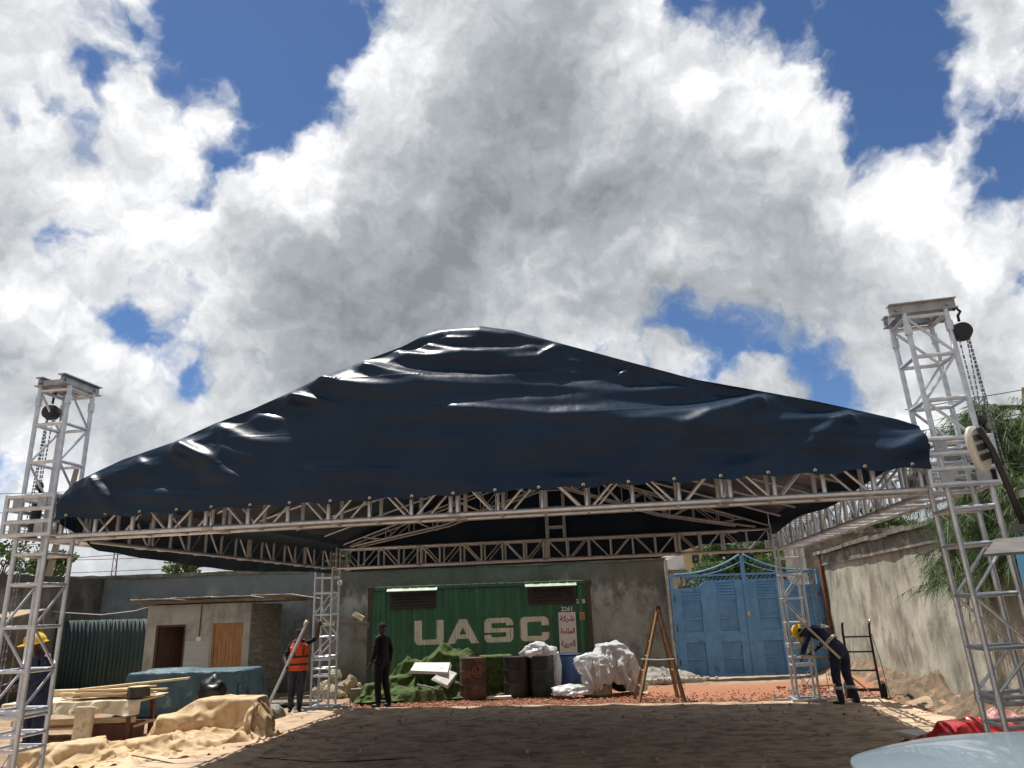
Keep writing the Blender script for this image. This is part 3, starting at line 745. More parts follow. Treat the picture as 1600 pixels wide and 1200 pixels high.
for z in (2.80,):
    for x0, x1 in ((X0 + .0, -.06), (.06, X1 - .0)):
        b = MB(); b.box(x0, x1, -.05, -.01, z, z + .06); b.build('top_bar', BLUE, gate)
for sg in (-1, 1):
    pts = [(sg * (.05 + 1.98 * k), -.05, 2.88 + .52 * (1 - k) ** 2.3) for k in np.linspace(0, 1, 16)]
    b = MB(); b.tube(pts, .026, 8); b.build('arch_bar', BLUE, gate, smooth=True)
    b = MB(); pts = [(sg * (.05 + 1.6 * k), -.03, 2.83 + .36 * (1 - k) ** 2.3) for k in np.linspace(0, 1, 12)]; b.tube(pts, .012, 6); b.build('arch_rod', BLUE, gate, smooth=True)
x = X0 + .03
while x < X1 - .1:
    for s2 in (-1, 1): bar('lattice_rod', (x, -.02, 2.54 if s2 > 0 else 2.79), (x + .13, -.02, 2.79 if s2 > 0 else 2.54), .006, BLUE, gate, n=5)
    x += .13
b = MB(); b.box(-.04, .05, -.13, -.088, 1.66, 1.78); b.build('padlock', BRASS, gate)
b = MB(); b.box(1.02, 1.18, -.075, -.05, 1.02, 1.10); b.build('bolt', RUST, gate)
b = MB(); b.box(1.05, 1.11, -.09, -.05, 1.10, 1.22); b.build('latch', P('red_oxide', (.35, .08, .04)), gate)
pl = MB(); pl.rbox((8.86, 22.0, 1.35), (.16, .22, 3.6)); o = pl.build('rusty_post', RUST, origin=(8.78, 22.0, -.4)); tag(o, 'dark rusty steel post between the blue gate and tan wall', 'post')
pl = MB(); pl.tube([(4.36, 22.25, -.3), (4.36, 22.25, 3.0), (4.40, 22.2, 3.08)], .045, 10); o = pl.build('drain_pipe', P('off_white_plastic', (.5, .5, .47), (.35, .34, .3), 4, .5), smooth=True, auto=50, origin=(4.36, 22.25, -.3)); tag(o, 'off white drain pipe on the wall end left of the gate', 'pipe')

# ------------------------------------------------------------------ green container
CGREEN = P('container_green', (.024, .105, .052), (.036, .135, .07), 2.5, .55, bump=.15, c3=(.035, .055, .03), s3=4, t3=.57, stretch=(1, 1, .35))
CREAM = P('faded_cream_paint', (.66, .63, .52), (.55, .53, .43), 6, .7, c3=(.20, .26, .17), s3=14, t3=.6, stretch=(1, 1, .4))
CRUST = P('rusty_container_post', (.05, .035, .025), (.035, .05, .03), 6, .75, c3=(.10, .045, .025), s3=4)
CL = 5.98; CB = 2.60
ct = thing('shipping_container', 'long green corrugated shipping container with big cream letters UASC', 'container', (-4.06, 20.3, -.1), radians(1.2))
PER = .278
def prof(x):
    k = (x - .1) % PER
    if k < .07: return 0.
    if k < .139: return .05 * (k - .07) / .069
    if k < .209: return .05
    return .05 * (1 - (k - .209) / .069)
xs = [.12]; k = 0
while xs[-1] < CL - .12:
    for a in (0, .07, .139, .209):
        x = .1 + k * PER + a
        if .12 < x < CL - .12: xs.append(x)
    k += 1
    if .1 + k * PER > CL: xs.append(CL - .12); break
zz = [.14, .9, 1.7, CB - .10]
b = MB(); b.grid([[(x, .03 + prof(x), z) for x in xs] for z in zz]); b.build('side_panel', CGREEN, ct)
b = MB(); b.box(.02, CL - .02, .09, 2.42, .12, CB - .02); b.build('box', CGREEN, ct)
for x in (0, CL - .12):
    b = MB(); b.box(x, x + .12, 0, .12, .12, CB - .12); b.build('corner_post', CRUST, ct)
    for z in (0, CB - .12):
        b = MB(); b.box(x - .004, x + .164, -.006, .15, z, z + .118); b.build('corner_casting', CRUST, ct)
b = MB(); b.box(.17, CL - .17, .005, .065, CB - .075, CB - .004); b.build('top_rail', CGREEN, ct)
b = MB(); b.box(.17, CL - .17, .005, .08, 0, .14); b.build('bottom_rail', CGREEN, ct)
b = MB()
for i in range(24): b.box(.2 + i * .235, .38 + i * .235, -.02 + .01 * (i % 3), .5, CB + .001, CB + .016 + .012 * random.random())
b.build('roof_edge', P('dusty_roof', (.30, .32, .26), (.45, .45, .38)), ct)
# windows with louvres and a flap
LB = P('dark_brown_metal', (.03, .022, .02), (.05, .035, .03), 6, .6); FLAP = P('pale_green_metal', (.33, .42, .33), (.45, .52, .43), 7, .5)
for x0, x1 in ((.58, 1.84), (4.28, 5.58)):
    w = ct
    b = MB(); b.box(x0, x1, .012, .07, 2.02, 2.47); v = b.build('vent_box', LB, ct)
    for i in range(5):
        z = 2.05 + i * .078
        b = MB(); b.hexa([(x0 + .04, -.03, z), (x1 - .04, -.03, z), (x1 - .04, -.022, z), (x0 + .04, -.022, z), (x0 + .04, .008, z + .06), (x1 - .04, .008, z + .06), (x1 - .04, .011, z + .06), (x0 + .04, .011, z + .06)]); b.build('louvre', LB, v)
    b = MB(); b.hexa([(x0 - .06, -.17, 2.475), (x1 + .02, -.17, 2.475), (x1 + .02, .02, 2.56), (x0 - .06, .02, 2.56), (x0 - .06, -.17, 2.487), (x1 + .02, -.17, 2.487), (x1 + .02, .02, 2.572), (x0 - .06, .02, 2.572)]); b.build('vent_flap', FLAP, ct)
# letters painted on the corrugated side
def rr(x, y, x0, x1, y0, y1, r):      # rounded rectangle test
    cx = np.clip(x, x0 + r, x1 - r); cy = np.clip(y, y0 + r, y1 - r)
    return (np.hypot(x - cx, y - cy) <= r) & (x >= x0) & (x <= x1) & (y >= y0) & (y <= y1)
def letter(ch, x, y):          # unit letter 0.86 wide, 0.68 high
    w, h, s, r = .86, .68, .20, .15
    if ch == 'U': return (rr(x, y, 0, w, 0, h + .3, r) & (y <= h)) & ~(rr(x, y, s + .01, w - s - .01, .145, h + .3, .05))
    if ch == 'A':
        k = np.clip(y / h, 0, 1); o = (x >= .37 * k) & (x <= w + .10 - .37 * k) & (y >= 0) & (y <= h)
        i = (x >= .235 + .37 * k) & (x <= w + .10 - .235 - .37 * k); W_ = (y < .13) | ((y > .25) & (y < .50)); return o & ~(i & W_)
    if ch == 'S':
        o = rr(x, y, 0, w, 0, h, r)
        c1 = rr(x, y, .21, w + .2, .40, .545, .05) & ~((x > w - .21) & (y > .47)); c2 = rr(x, y, -.2, w - .21, .14, .28, .05) & ~((x < .21) & (y < .22))
        return o & ~c1 & ~c2 
    if ch == 'C': return rr(x, y, 0, w, 0, h, r) & ~(rr(x, y, .21, w - .21, .14, h - .14, .06)) & ~((x > w - .3) & (y > .245) & (y < h - .245))
def paint_letter(ch, x0, z0, sx, sz, name='letter'):
    dx = .012; nx, nz = int(1.0 / dx), int(.70 / dx)
    X, Z = np.meshgrid((np.arange(nx) + .5) * dx, (np.arange(nz) + .5) * dx); M_ = letter(ch, X, Z); b = MB()
    for j in range(nz):
        i = 0
        while i < nx:
            if M_[j, i]:
                k = i
                while k < nx and M_[j, k] and k - i < 3: k += 1
                xa, xb = x0 + i * dx * sx, x0 + k * dx * sx; za, zb = z0 + j * dx * sz, z0 + (j + 1) * dx * sz
                ya, yb = .027 + prof(xa), .027 + prof(xb)
                b.add([(xa, ya, za), (xb, yb, za), (xb, yb, zb), (xa, ya, zb)], [(0, 1, 2, 3)]); i = k
            else: i += 1
    return b.build(name, CREAM, ct)
for ch, x in (('U', 1.25), ('A', 2.10), ('S', 3.10), ('C', 4.05)): paint_letter(ch, x, 1.10, .89, .9)
def text_mesh(s, size, mat, name, parent, loc_, rot=(pi / 2, 0, 0), align='LEFT', bold=0, sx=1.):
    c = bpy.data.curves.new(name, 'FONT'); c.body = s; c.size = size; c.align_x = align; c.offset = bold; c.resolution_u = 2
    o = bpy.data.objects.new(name, c); COL.objects.link(o); bpy.context.view_layer.update()
    me = bpy.data.meshes.new_from_object(o.evaluated_get(bpy.context.evaluated_depsgraph_get())); bpy.data.objects.remove(o)
    me.materials.clear(); me.materials.append(mat); me.name = name
    o = bpy.data.objects.new(name, me); COL.objects.link(o); o.parent = parent; o.location = loc_; o.rotation_euler = rot; o.scale = (sx, 1, 1); return o
WHITEP = P('white_paint', (.62, .62, .58), (.5, .5, .47), 8, .6)
REDP = P('dark_red_paint', (.30, .03, .03), (.22, .03, .03), 9, .6)
text_mesh('2261', .165, WHITEP, 'number', ct, (5.16, .022, 1.83), bold=.004)
text_mesh('2', .15, WHITEP, 'number', ct, (5.58, .022, 2.02), bold=.004); text_mesh('B', .15, WHITEP, 'number', ct, (5.74, .022, 2.02), bold=.004)
b = MB(); b.box(5.08, 5.54, .004, .022, .42, 1.80); sb = b.build('sign_board', P('white_board', (.62, .62, .60), (.52, .52, .5), 5, .5, c3=(.42, .42, .4), s3=6), ct)
def shape_ar(w):      # joined letter forms in left-to-right drawing order
    F = {'ش': (0xFEB5, 4), 'ر': (0xFEAD, 2), 'ك': (0xFED9, 4), 'ة': (0xFE93, 2), 'ا': (0xFE8D, 2), 'ل': (0xFEDD, 4), 'م': (0xFEE1, 4), 'ح': (0xFEA1, 4), 'ع': (0xFEC9, 4), 'ب': (0xFE8F, 4), 'ي': (0xFEF1, 4), 'ت': (0xFE95, 4), 'د': (0xFEA9, 2)}
    out = []
    for i, c in enumerate(w):
        base, n = F[c]; pj = i > 0 and F[w[i - 1]][1] == 4; nj = i < len(w) - 1 and n == 4
        out.append(chr(base + (3 if pj and nj else 2 if nj else 1 if pj else 0)))
    return ''.join(reversed(out))
for w, z in (('شركة', 1.58), ('الملاحة', 1.26), ('العربية', .94), ('المتحدة', .62)):
    # letters are set one after another, so text direction cannot flip them
    t_ = text_mesh(shape_ar(w), .19, REDP, 'arabic_word', ct, (5.31, .001, z), align='CENTER', bold=.007)
    mx = max(v.co.x for v in t_.data.vertices) - min(v.co.x for v in t_.data.vertices); t_.scale = (.38 / mx, 1, 1)
b = MB(); b.box(5.66, 5.78, .012, .024, 1.60, 1.78); b.build('yellow_label', P('yellow_sticker', (.55, .35, .05)), ct)
for i in range(3):
    b = MB(); b.box(5.68, 5.76, .006, .0115, 1.62 + i * .05, 1.645 + i * .05); b.build('label_mark', BLACK, ct)
b = MB(); b.box(5.70, 5.84, .012, .024, .50, .64); b.build('small_plate', P('grey_sticker', (.3, .32, .3)), ct)
b = MB(); b.box(2.72, 3.07, .005, .02, .52, .82); b.build('red_patch', P('brown_red_paint', (.075, .025, .02)), ct)

# ------------------------------------------------------------------ shed with two doors
SHEDM = wall_material('shed_render', (.36, .345, .31), (.48, .46, .42), (.22, .21, .19), top_dark=False)
WOOD = P('varnished_door_wood', (.42, .20, .07), (.30, .13, .045), 5, .5, stretch=(6, 6, .5), c3=(.5, .27, .10), s3=3)
DWOOD = P('dark_brown_wood', (.10, .045, .025), (.06, .03, .02), 5, .6, stretch=(6, 6, .5))
PLANK = P('weathered_plank', (.23, .205, .17), (.14, .125, .105), 4, .85, bump=.5, bscale=20, stretch=(.6, .6, 5), c3=(.32, .29, .24), s3=3)
ZINC = P('rusty_roof_sheet', (.20, .17, .15), (.33, .30, .27), 5, .7, c3=(.16, .08, .05), s3=2)
TILE = P('pale_cladding', (.40, .40, .37), (.48, .48, .45), 3, .6, stretch=(.3, 1, 9))
sx0, sx1 = -9.45, -6.82; SY = 19.3
sh = thing('shed', 'small grey plastered shed with two doors under a rusty sheet roof', 'shed', (-8.1, SY, 0))
def shb(name, m, x0, x1, y0, y1, z0, z1, par=sh):
    b = MB(); b.box(x0 + 8.1, x1 + 8.1, y0 - SY, y1 - SY, z0, z1); return b.build(name, m, par)
D1, D2 = (-9.20, -8.44), (-7.76, -6.99)
for x0, x1, z0, z1 in ((sx0, D1[0], 0, 1.74), (D1[1], D2[0], 0, 1.74), (D2[1], sx1, 0, 1.74), (sx0, sx1, 1.74, 2.22)):
    shb('wall_panel', SHEDM, x0, x1, SY, SY + .14, z0 - .1 if z0 == 0 else z0, z1)
shb('side_wall', SHEDM, sx0, sx0 + .12, SY + .14, SY + 2.6, -.1, 2.3); shb('floor_slab', CONC, sx0, sx1, SY + .14, SY + 2.6, -.1, .05)
fr1 = shb('door_frame', DWOOD, D1[0], D1[0] + .06, SY + .02, SY + .12, .0, 1.74); shb('door_frame', DWOOD, D1[1] - .05, D1[1], SY + .02, SY + .12, 0, 1.74); shb('door_frame', DWOOD, D1[0] + .06, D1[1] - .05, SY + .02, SY + .12, 1.69, 1.74)
def part(name, parent, loc_=(0, 0, 0), rz=0):
    o = bpy.data.objects.new(name, None); COL.objects.link(o); o.parent = parent; o.location = loc_; o.rotation_euler = (0, 0, rz); return o
dd = part('door', sh, (D1[0] + 8.1 + .06, .1, 0), radians(50))
for i in range(6):
    b = MB(); b.box(i * .108, i * .108 + .104, 0, .03, .04, 1.68); b.build('board', DWOOD, dd)
dd = part('door', sh, (D2[0] + 8.1, .05, 0))
for i in range(7):
    w = (D2[1] - D2[0] - .08) / 7
    b = MB(); b.box(.04 + i * w + .002, .04 + (i + 1) * w - .002, .004 * (i % 2), .035, .02, 1.70); b.build('board', WOOD, dd)
shb('door_frame', WOOD, D2[0], D2[0] + .04, SY + .02, SY + .12, .0, 1.74); shb('door_frame', WOOD, D2[1] - .04, D2[1], SY + .02, SY + .12, 0, 1.74); shb('door_frame', WOOD, D2[0] + .04, D2[1] - .04, SY + .02, SY + .12, 1.70, 1.74)
for i in range(9): shb('cladding_board', TILE, D1[1] + .03, D2[0] - .04, SY - .02, SY - .003, .30 + i * .115, .30 + i * .115 + .111)
b = MB(); b.tube([(.02, -.02, 1.42), (.02, -.02, 2.2)], .014, 8); b.build('conduit', P('grey_pipe', (.08, .08, .08)), sh)
b = MB(); b.box(-.04, .08, -.045, -.002, 1.33, 1.43); b.build('switch_box', P('white_plastic', (.7, .7, .68)), sh)
for i in range(9):      # boarded right hand side
    z = .0 + i * .245; L = 2.4
    b = MB(); dz = random.uniform(-.01, .01); x = 1.28 + random.uniform(0, .012)
    b.hexa([(x, .02, z + dz), (x + .025, .02, z + dz), (x + .025, L, z - dz), (x, L, z - dz), (x, .02, z + .235 + dz), (x + .025, .02, z + .235 + dz), (x + .025, L, z + .235 - dz), (x, L, z + .235 - dz)]); b.build('side_board', PLANK, sh)
for i in range(4):
    b = MB(); xa = -1.66 + i * 1.01; A = []
    for y in (-.34, 1.2, 2.75):
        A.append([(xa + j * .0238, y, 2.37 - .03 * (y + .3) + .016 * cos(j * .0238 * 2 * pi / .075) + .012 * i % .02 + .01 * N(xa + j * .05, y, 4)) for j in range(44)])
    b.grid(A); o = b.build('roof_sheet', ZINC, sh, smooth=True); md = o.modifiers.new('t', 'SOLIDIFY'); md.thickness = .006
for y in (-.2, .9, 2.1):
    b = MB(); b.box(-1.6, 2.2, y, y + .06, 2.25, 2.325); b.build('rafter', PLANK, sh)
# ------------------------------------------------------------------ dark corrugated sheets left of the shed
TEAL = P('dark_teal_sheet', (.018, .045, .045), (.028, .06, .058), 2, .5, c3=(.04, .05, .045), s3=4, stretch=(1, 1, .3))
fe = thing('sheet_fence', 'dark teal corrugated sheet screen left of the shed', 'fence', (-14.6, 20.9, -.2))
for i in range(7):
    xa = i * .68; b = MB(); A = []
    for z in (-.05, 1.0, 2.12):
        A.append([(xa + j * .0156, (.012 if i % 2 else -.002) + .006 * cos(j * .0156 * 2 * pi / .11) + .01 * N(xa + j * .1, z, 2), z - .012 * (xa - 3.0)) for j in range(45)])
    b.grid(A); o = b.build('corrugated_sheet', TEAL, fe, smooth=True); md = o.modifiers.new('t', 'SOLIDIFY'); md.thickness = .004
for x in (.1, 2.0, 3.7, 4.6):
    b = MB(); b.box(x, x + .07, .04, .11, -.1, 2.1); b.build('fence_post', PLANK, fe)
b = MB(); b.tube([(-13.2, 20.7, 2.25), (-12.4, 20.7, 2.14), (-11.4, 20.7, 2.05), (-10.4, 20.5, 2.12), (-9.5, 19.6, 2.22)], .012, 6); o = b.build('white_cable', P('white_cable', (.6, .6, .58)), smooth=True); tag(o, 'sagging white cable strung to the shed above the dark sheets', 'cable')
b = MB(); b.hexa([(-12.75, 17.9, 2.02), (-11.95, 17.9, 2.02), (-11.85, 19.0, 2.2), (-12.55, 19.0, 2.2), (-12.75, 17.9, 2.05), (-11.95, 17.9, 2.05), (-11.85, 19.0, 2.23), (-12.55, 19.0, 2.23)])
for x, y in ((-12.5, 18.95), (-11.9, 18.95)): b.box(x, x + .03, y, y + .03, -.05, 2.19)
o = b.build('canopy_stand', P('tan_sheet_metal', (.42, .30, .20), (.3, .22, .15), 4, .7), origin=(-12.3, 18, 0)); tag(o, 'small tan sheet awning on posts behind the near left tower', 'awning')

# ------------------------------------------------------------------ cloth heaps
def heap(name, label, cat, c, rx, ry, h, mat, seed, n=64, m=26, fold=.10, wob=.18, flat=.6, rz=0, k2=3.2, lumps=.3, tents=0, thick=0, kind=None, lean=(0, 0), power=2):
    A = []; cz, sz = cos(rz), sin(rz); rs_ = random.Random(seed); TP = []
    for i in range(tents):
        a, q = rs_.uniform(0, 2 * pi), rs_.uniform(0, .62) ** .6
        TP.append((rx * q * cos(a), ry * q * sin(a), rs_.uniform(.5, 1.) * (1 - .45 * q), rs_.uniform(.35, .75), rs_.uniform(0, pi)))
    for j in range(m):
        r = (j / (m - 1)) ** .85; row = []
        for i in range(n + 1):
            a = 2 * pi * i / n; ca, sa = cos(a), sin(a)
            w = 1 + wob * mnoise.fractal(Vector((ca * 1.3, sa * 1.3, seed)), 1, 2, 3)
            se = (abs(ca) ** power + abs(sa) ** power) ** (-1 / power) if power != 2 else 1
            x, y = rx * r * w * ca * se, ry * r * w * sa * se
            z = h * max(0, 1 - r ** k2) ** flat
            if tents:
                zt_ = .0
                for (tx, ty, th_, tr_, ta_) in TP:
                    dx, dy = (x - tx) * cos(ta_) + (y - ty) * sin(ta_), ((y - ty) * cos(ta_) - (x - tx) * sin(ta_)) * 1.9
                    an = atan2(dy, dx); dd_ = sqrt(dx * dx + dy * dy) / (tr_ * max(rx, ry)) * (1 + .16 * sin(an * 5 + tx * 9) + .08 * sin(an * 11 + ty * 20))
                    zt_ = max(zt_, th_ * (1 - dd_ ** 2.0))
                z = z * .32 + h * .95 * zt_ * min(1, (1 - r) * 4 + .0)
            z *= 1 + lumps * mnoise.noise(Vector((x * 1.7 / max(rx, .3), y * 1.7 / max(ry, .3), seed + 3)))
            wx, wy = x + .25 * mnoise.noise(Vector((x * 1.5, y * 1.5, seed + 5))), y + .25 * mnoise.noise(Vector((x * 1.5, y * 1.5, seed + 9)))
            r1 = max(0, 1 - abs(mnoise.noise(Vector((wx * 1.5, wy * 2.4, seed)))) * 3.2) ** 1.5; r2 = max(0, 1 - abs(mnoise.noise(Vector((wx * 3.6 + 4, wy * 2.2 - wx, seed + 2)))) * 3.6) ** 1.3; r3 = max(0, 1 - abs(mnoise.noise(Vector((wx * 7, wy * 6 + wx * 3, seed + 4)))) * 3)
            rad = sin(a * 11 + 5 * mnoise.noise(Vector((ca, sa, seed)))) * r * r
            env = min(1, (1 - r) * 5)
            z += fold * h * env * (.55 * r1 + .32 * r2 + .13 * r3 + .22 * rad)
            q = 1 + .05 * sin(a * 13 + 4 * mnoise.noise(Vector((ca * 2, sa * 2, seed)))) * r
            x, y = x * q + lean[0] * z, y * q + lean[1] * z
            X, Y = c[0] + x * cz - y * sz, c[1] + x * sz + y * cz
            row.append((X, Y, gz(X, Y) + c[2] + max(z, .004 if r < 1 else -.03)))
        A.append(row)
    b = MB(); b.grid(A); o = b.build(name, mat, smooth=True, origin=(c[0], c[1], c[2]))
    if label: tag(o, label, cat, kind=kind)
    return o
def drape(name, label, cat, c, size, rz, boxes, mat, frames=55, res=.045, grow=.12, seed=0, z0=None, wrinkle=.05, stiff=6, group=None, cyl=()):
    """a real sheet dropped on solid shapes: boxes are (x, y, z centre, sx, sy, sz, rz); the settled shape is kept"""
    tmp = []
    def col(me_b):
        o = me_b.build('collider', BLACK); m = o.modifiers.new('c', 'COLLISION'); o.collision.thickness_outer = .02; o.collision.cloth_friction = 40; tmp.append(o)
    b = MB(); b.grid([[(c[0] + x * 4, c[1] + y * 4, gz(c[0], c[1]) + .015) for x in (-1, 0, 1)] for y in (-1, 0, 1)]); col(b)
    for (x, y, z, sx, sy, sz, r) in boxes: b = MB(); b.rbox((x, y, z), (sx, sy, sz), Matrix.Rotation(r, 3, 'Z')); col(b)
    for (x, y, r, h) in cyl: b = MB(); b.lathe([(r, 0), (r, h)], 20, (x, y, 0)); col(b)
    nx, ny = int(size[0] / res) + 1, int(size[1] / res) + 1; z0 = z0 or 1.2
    A = []
    for j in range(ny):
        row = []
        for i in range(nx):
            x, y = (i / (nx - 1) - .5) * size[0], (j / (ny - 1) - .5) * size[1]
            kk = 1 - grow; X = c[0] + (x * cos(rz) - y * sin(rz)) * kk; Y = c[1] + (x * sin(rz) + y * cos(rz)) * kk
            row.append((X, Y, z0 + wrinkle * mnoise.fractal(Vector((x * 2.2, y * 2.2, seed)), 1, 2, 3)))
        A.append(row)
    b = MB(); b.grid(A); o = b.build(name, mat, smooth=True)
    m = o.modifiers.new('cloth', 'CLOTH'); st = m.settings; st.quality = 4; st.mass = .3; st.tension_stiffness = 12; st.compression_stiffness = 8; st.shear_stiffness = 5; st.bending_stiffness = stiff * .06; st.air_damping = 2; st.shrink_min = -grow; st.time_scale = 1.0
    m.collision_settings.distance_min = .018; m.collision_settings.collision_quality = 2; m.collision_settings.use_self_collision = False
    m.point_cache.frame_start = 1; m.point_cache.frame_end = frames + 2
    for f in range(1, frames + 1): S.frame_set(f)
    me = bpy.data.meshes.new_from_object(o.evaluated_get(bpy.context.evaluated_depsgraph_get()))
    for q in tmp + [o]: bpy.data.objects.remove(q)
    ctr = Vector((c[0], c[1], 0)); me.transform(Matrix.Translation(-ctr)); me.name = name
    me.polygons.foreach_set('use_smooth', [True] * len(me.polygons))
    o = bpy.data.objects.new(name, me); COL.objects.link(o); o.location = ctr
    md = o.modifiers.new('t', 'SOLIDIFY'); md.thickness = .006; sb = o.modifiers.new('s', 'SUBSURF'); sb.levels = sb.render_levels = 1
    S.frame_set(1)
    return tag(o, label, cat, group)
CANV = P('tan_canvas', (.52, .36, .20), (.66, .49, .31), 3, .85, bump=.6, bscale=7, c3=(.36, .22, .11), s3=2.2, t3=.55, crease=2.2)
CREAMC = P('cream_canvas', (.60, .50, .36), (.74, .66, .50), 3, .85, bump=.5, bscale=8, c3=(.42, .30, .18), s3=3, crease=3)
TARP = P('dusty_blue_tarp', (.022, .075, .105), (.06, .125, .15), 3, .55, bump=.5, bscale=9, c3=(.28, .33, .33), s3=3.5, t3=.60, crease=2.5)
GNET = P('green_shade_net', (.05, .085, .018), (.10, .15, .04), 9, .9, bump=1, bscale=60, c3=(.02, .05, .012), s3=4, crease=3.5)
drape('canvas_heap', 'crumpled tan canvas draped over goods, with a sharp upper edge, near left', 'canvas', (-4.95, 12.75, 0), (2.9, 2.0), -.25, [(-4.75, 12.85, .30, .95, .45, .60, -.15), (-5.5, 12.55, .20, .5, .4, .40, .4), (-4.25, 12.7, .15, .3, .4, .3, .2)], CANV, seed=3, z0=.95, grow=.16, wrinkle=.12)
drape('canvas_spread', 'crumpled tan canvas trailing over the ground, bottom left', 'canvas', (-5.75, 11.35, 0), (2.9, 1.7), .45, [(-6.2, 11.2, .12, .5, .4, .26, .4), (-5.5, 11.6, .10, .4, .35, .22, .9), (-5.0, 11.7, .07, .35, .2, .15, .2), (-6.6, 10.8, .12, .3, .3, .25, 0)], CANV, seed=9, z0=.55, grow=.22, wrinkle=.14)
heap('canvas_edge', 'low rumpled tan canvas edge between heap and shaded sheet', 'canvas', (-5.2, 12.0, 0), 1.5, .55, .14, CANV, 14, fold=1.0, wob=.2, k2=2, rz=.65, n=160, m=60)
drape('blue_tarp', 'dusty blue tarpaulin draped over a long table before the shed', 'tarpaulin', (-6.75, 16.2, 0), (4.2, 2.7), -.05, [(-6.8, 16.25, .42, 2.35, .95, .80, -.05), (-7.3, 16.2, .84, .8, .4, .06, .2)], TARP, seed=5, z0=1.05, grow=.05, wrinkle=.05, res=.05)
# cream packed goods
def boxt(name, label, cat, c, size, rz, mat, rx=0, ry=0, group=None, bev=.0, wobble=.0, seed=0):
    b = MB(); x, y, z = (q / 2 for q in size)
    vs = [(sx * x, sy * y, sz * z) for sz in (-1, 1) for sx, sy in ((-1, -1), (1, -1), (1, 1), (-1, 1))]
    if wobble: vs = [(p[0] + random.uniform(-wobble, wobble), p[1] + random.uniform(-wobble, wobble), p[2] + random.uniform(-wobble, wobble) * .5) for p in vs]
    b.hexa(vs); o = b.build(name, mat); o.location = c; o.rotation_euler = (rx, ry, rz)
    if bev: md = o.modifiers.new('b', 'BEVEL'); md.width = bev; md.segments = 2
    return tag(o, label, cat, group)
PINE = P('pale_sawn_wood', (.58, .43, .25), (.70, .55, .35), 3, .75, stretch=(1, 6, 6), bump=.2, c3=(.40, .27, .14), s3=4)
REDB = P('red_brown_board', (.16, .065, .035), (.11, .045, .03), 4, .7)
tb = thing('work_table', 'low table with a cream cloth covered top, loaded with planks', 'table', (-7.35, 13.3, 0), .02)
b = MB(); b.box(-1.05, 1.05, -.5, .5, .60, .64); b.build('table_top', PINE, tb)
for x, y in ((-.9, -.4), (.9, -.4), (-.9, .4), (.9, .4)): b = MB(); b.box(x - .035, x + .035, y - .035, y + .035, -.02, .6); b.build('leg', REDB, tb)
b = MB(); b.box(-1.0, 1.0, -.42, -.38, .30, .38); b.build('stretcher', PINE, tb)
b = MB(); b.box(-1.0, 1.0, -.38, .38, .22, .25); b.build('shelf', PINE, tb)
A = []
for j in range(30):
    row = []
    for i in range(90):
        u = -1.12 + 2.24 * i / 89; v = j / 29
        if v < .5: y = .5 - 2 * v * 1.03; z = .652 + .012 * FB(u * 3, y * 3, 4)
        else: k = (v - .5) * 2; y = -.53 - .06 * k - .03 * sin(u * 17 + 2 * sin(u * 5)) * k; z = .655 - k * (.20 + .09 * N(u * 1.6, 2, 7))
        row.append((u, y, z))
    A.append(row)
b = MB(); b.grid(A); o = b.build('table_cloth', CREAMC, smooth=True); o.location = tb.location; o.rotation_euler = tb.rotation_euler; tag(o, 'cream canvas cloth hanging over the front of the low table', 'cloth')
boxt('crate', 'red brown wooden box under the low table, right end', 'box', (-6.75, 13.15, .12), (.7, .5, .30), .1, REDB)
boxt('cloth_bundle', 'cream wrapped bundle standing before the low table', 'bundle', (-7.0, 12.6, .30), (.24, .16, .58), .2, CREAMC, rx=-.12, bev=.03, wobble=.03)
boxt('plank', 'short pale plank lying on the ground before the low table', 'plank', (-6.9, 12.35, .08), (.95, .12, .06), -.05, PINE)
boxt('wood_block', 'stubby pale wood block at the right of the bundle', 'block', (-6.55, 12.3, .10), (.16, .14, .18), .5, PINE, bev=.02)
for i in range(13):
    L = random.uniform(.7, 1.6); x = -7.0 + random.uniform(-.5, .35); z = .70 + .032 * (i // 4)
    boxt('plank', ('single pale sawn plank on top of the stack on the low table' if i == 12 else 'pale sawn plank in the table stack, %s layer, %s from the front' % (('bottom', 'second', 'third')[i // 4], ('first', 'second', 'third', 'fourth')[i % 4])), 'plank', (x, 13.25 + (i % 4 - 1.5) * .15 + random.uniform(-.03, .03), z), (L, .11, .026), random.uniform(-.12, .22), PINE, ry=random.uniform(-.05, .01), group='planks stacked on the low table')
boxt('long_plank', 'long pale plank propped at a slant on top of the stack', 'plank', (-6.55, 13.2, .86), (1.75, .16, .03), .12, PINE, ry=-.06)
boxt('moulding', 'pale wooden moulding with two round knots at the table rear', 'moulding', (-7.95, 13.65, .71), (.75, .08, .13), 0, PINE, bev=.02)
b = MB(); b.lathe([(.17, 0), (.18, .02), (.17, .12), (.18, .14), (.02, .15)], 20); o = b.build('spool', BLACK, smooth=True, auto=40); o.location = (-6.35, 12.95, .68); tag(o, 'black round tin lying at the right end of the table', 'tin')
b = MB(); b.lathe([(.16, 0), (.165, .012), (.02, .016)], 20); o = b.build('tin_lid', PINE, smooth=True, auto=40); o.location = (-6.35, 12.95, .83); tag(o, 'pale lid on the black round tin', 'lid')
b = MB(); b.blob((0, 0, .16), .24, 3, .35, 2.3, 4, (1, .8, 1.05)); o = b.build('black_bag', P('black_plastic', (.01, .01, .011), rough=.4), smooth=True); o.location = (-5.35, 13.5, .50); tag(o, 'black plastic bag between the blue tarpaulin and tan canvas heap', 'bag')
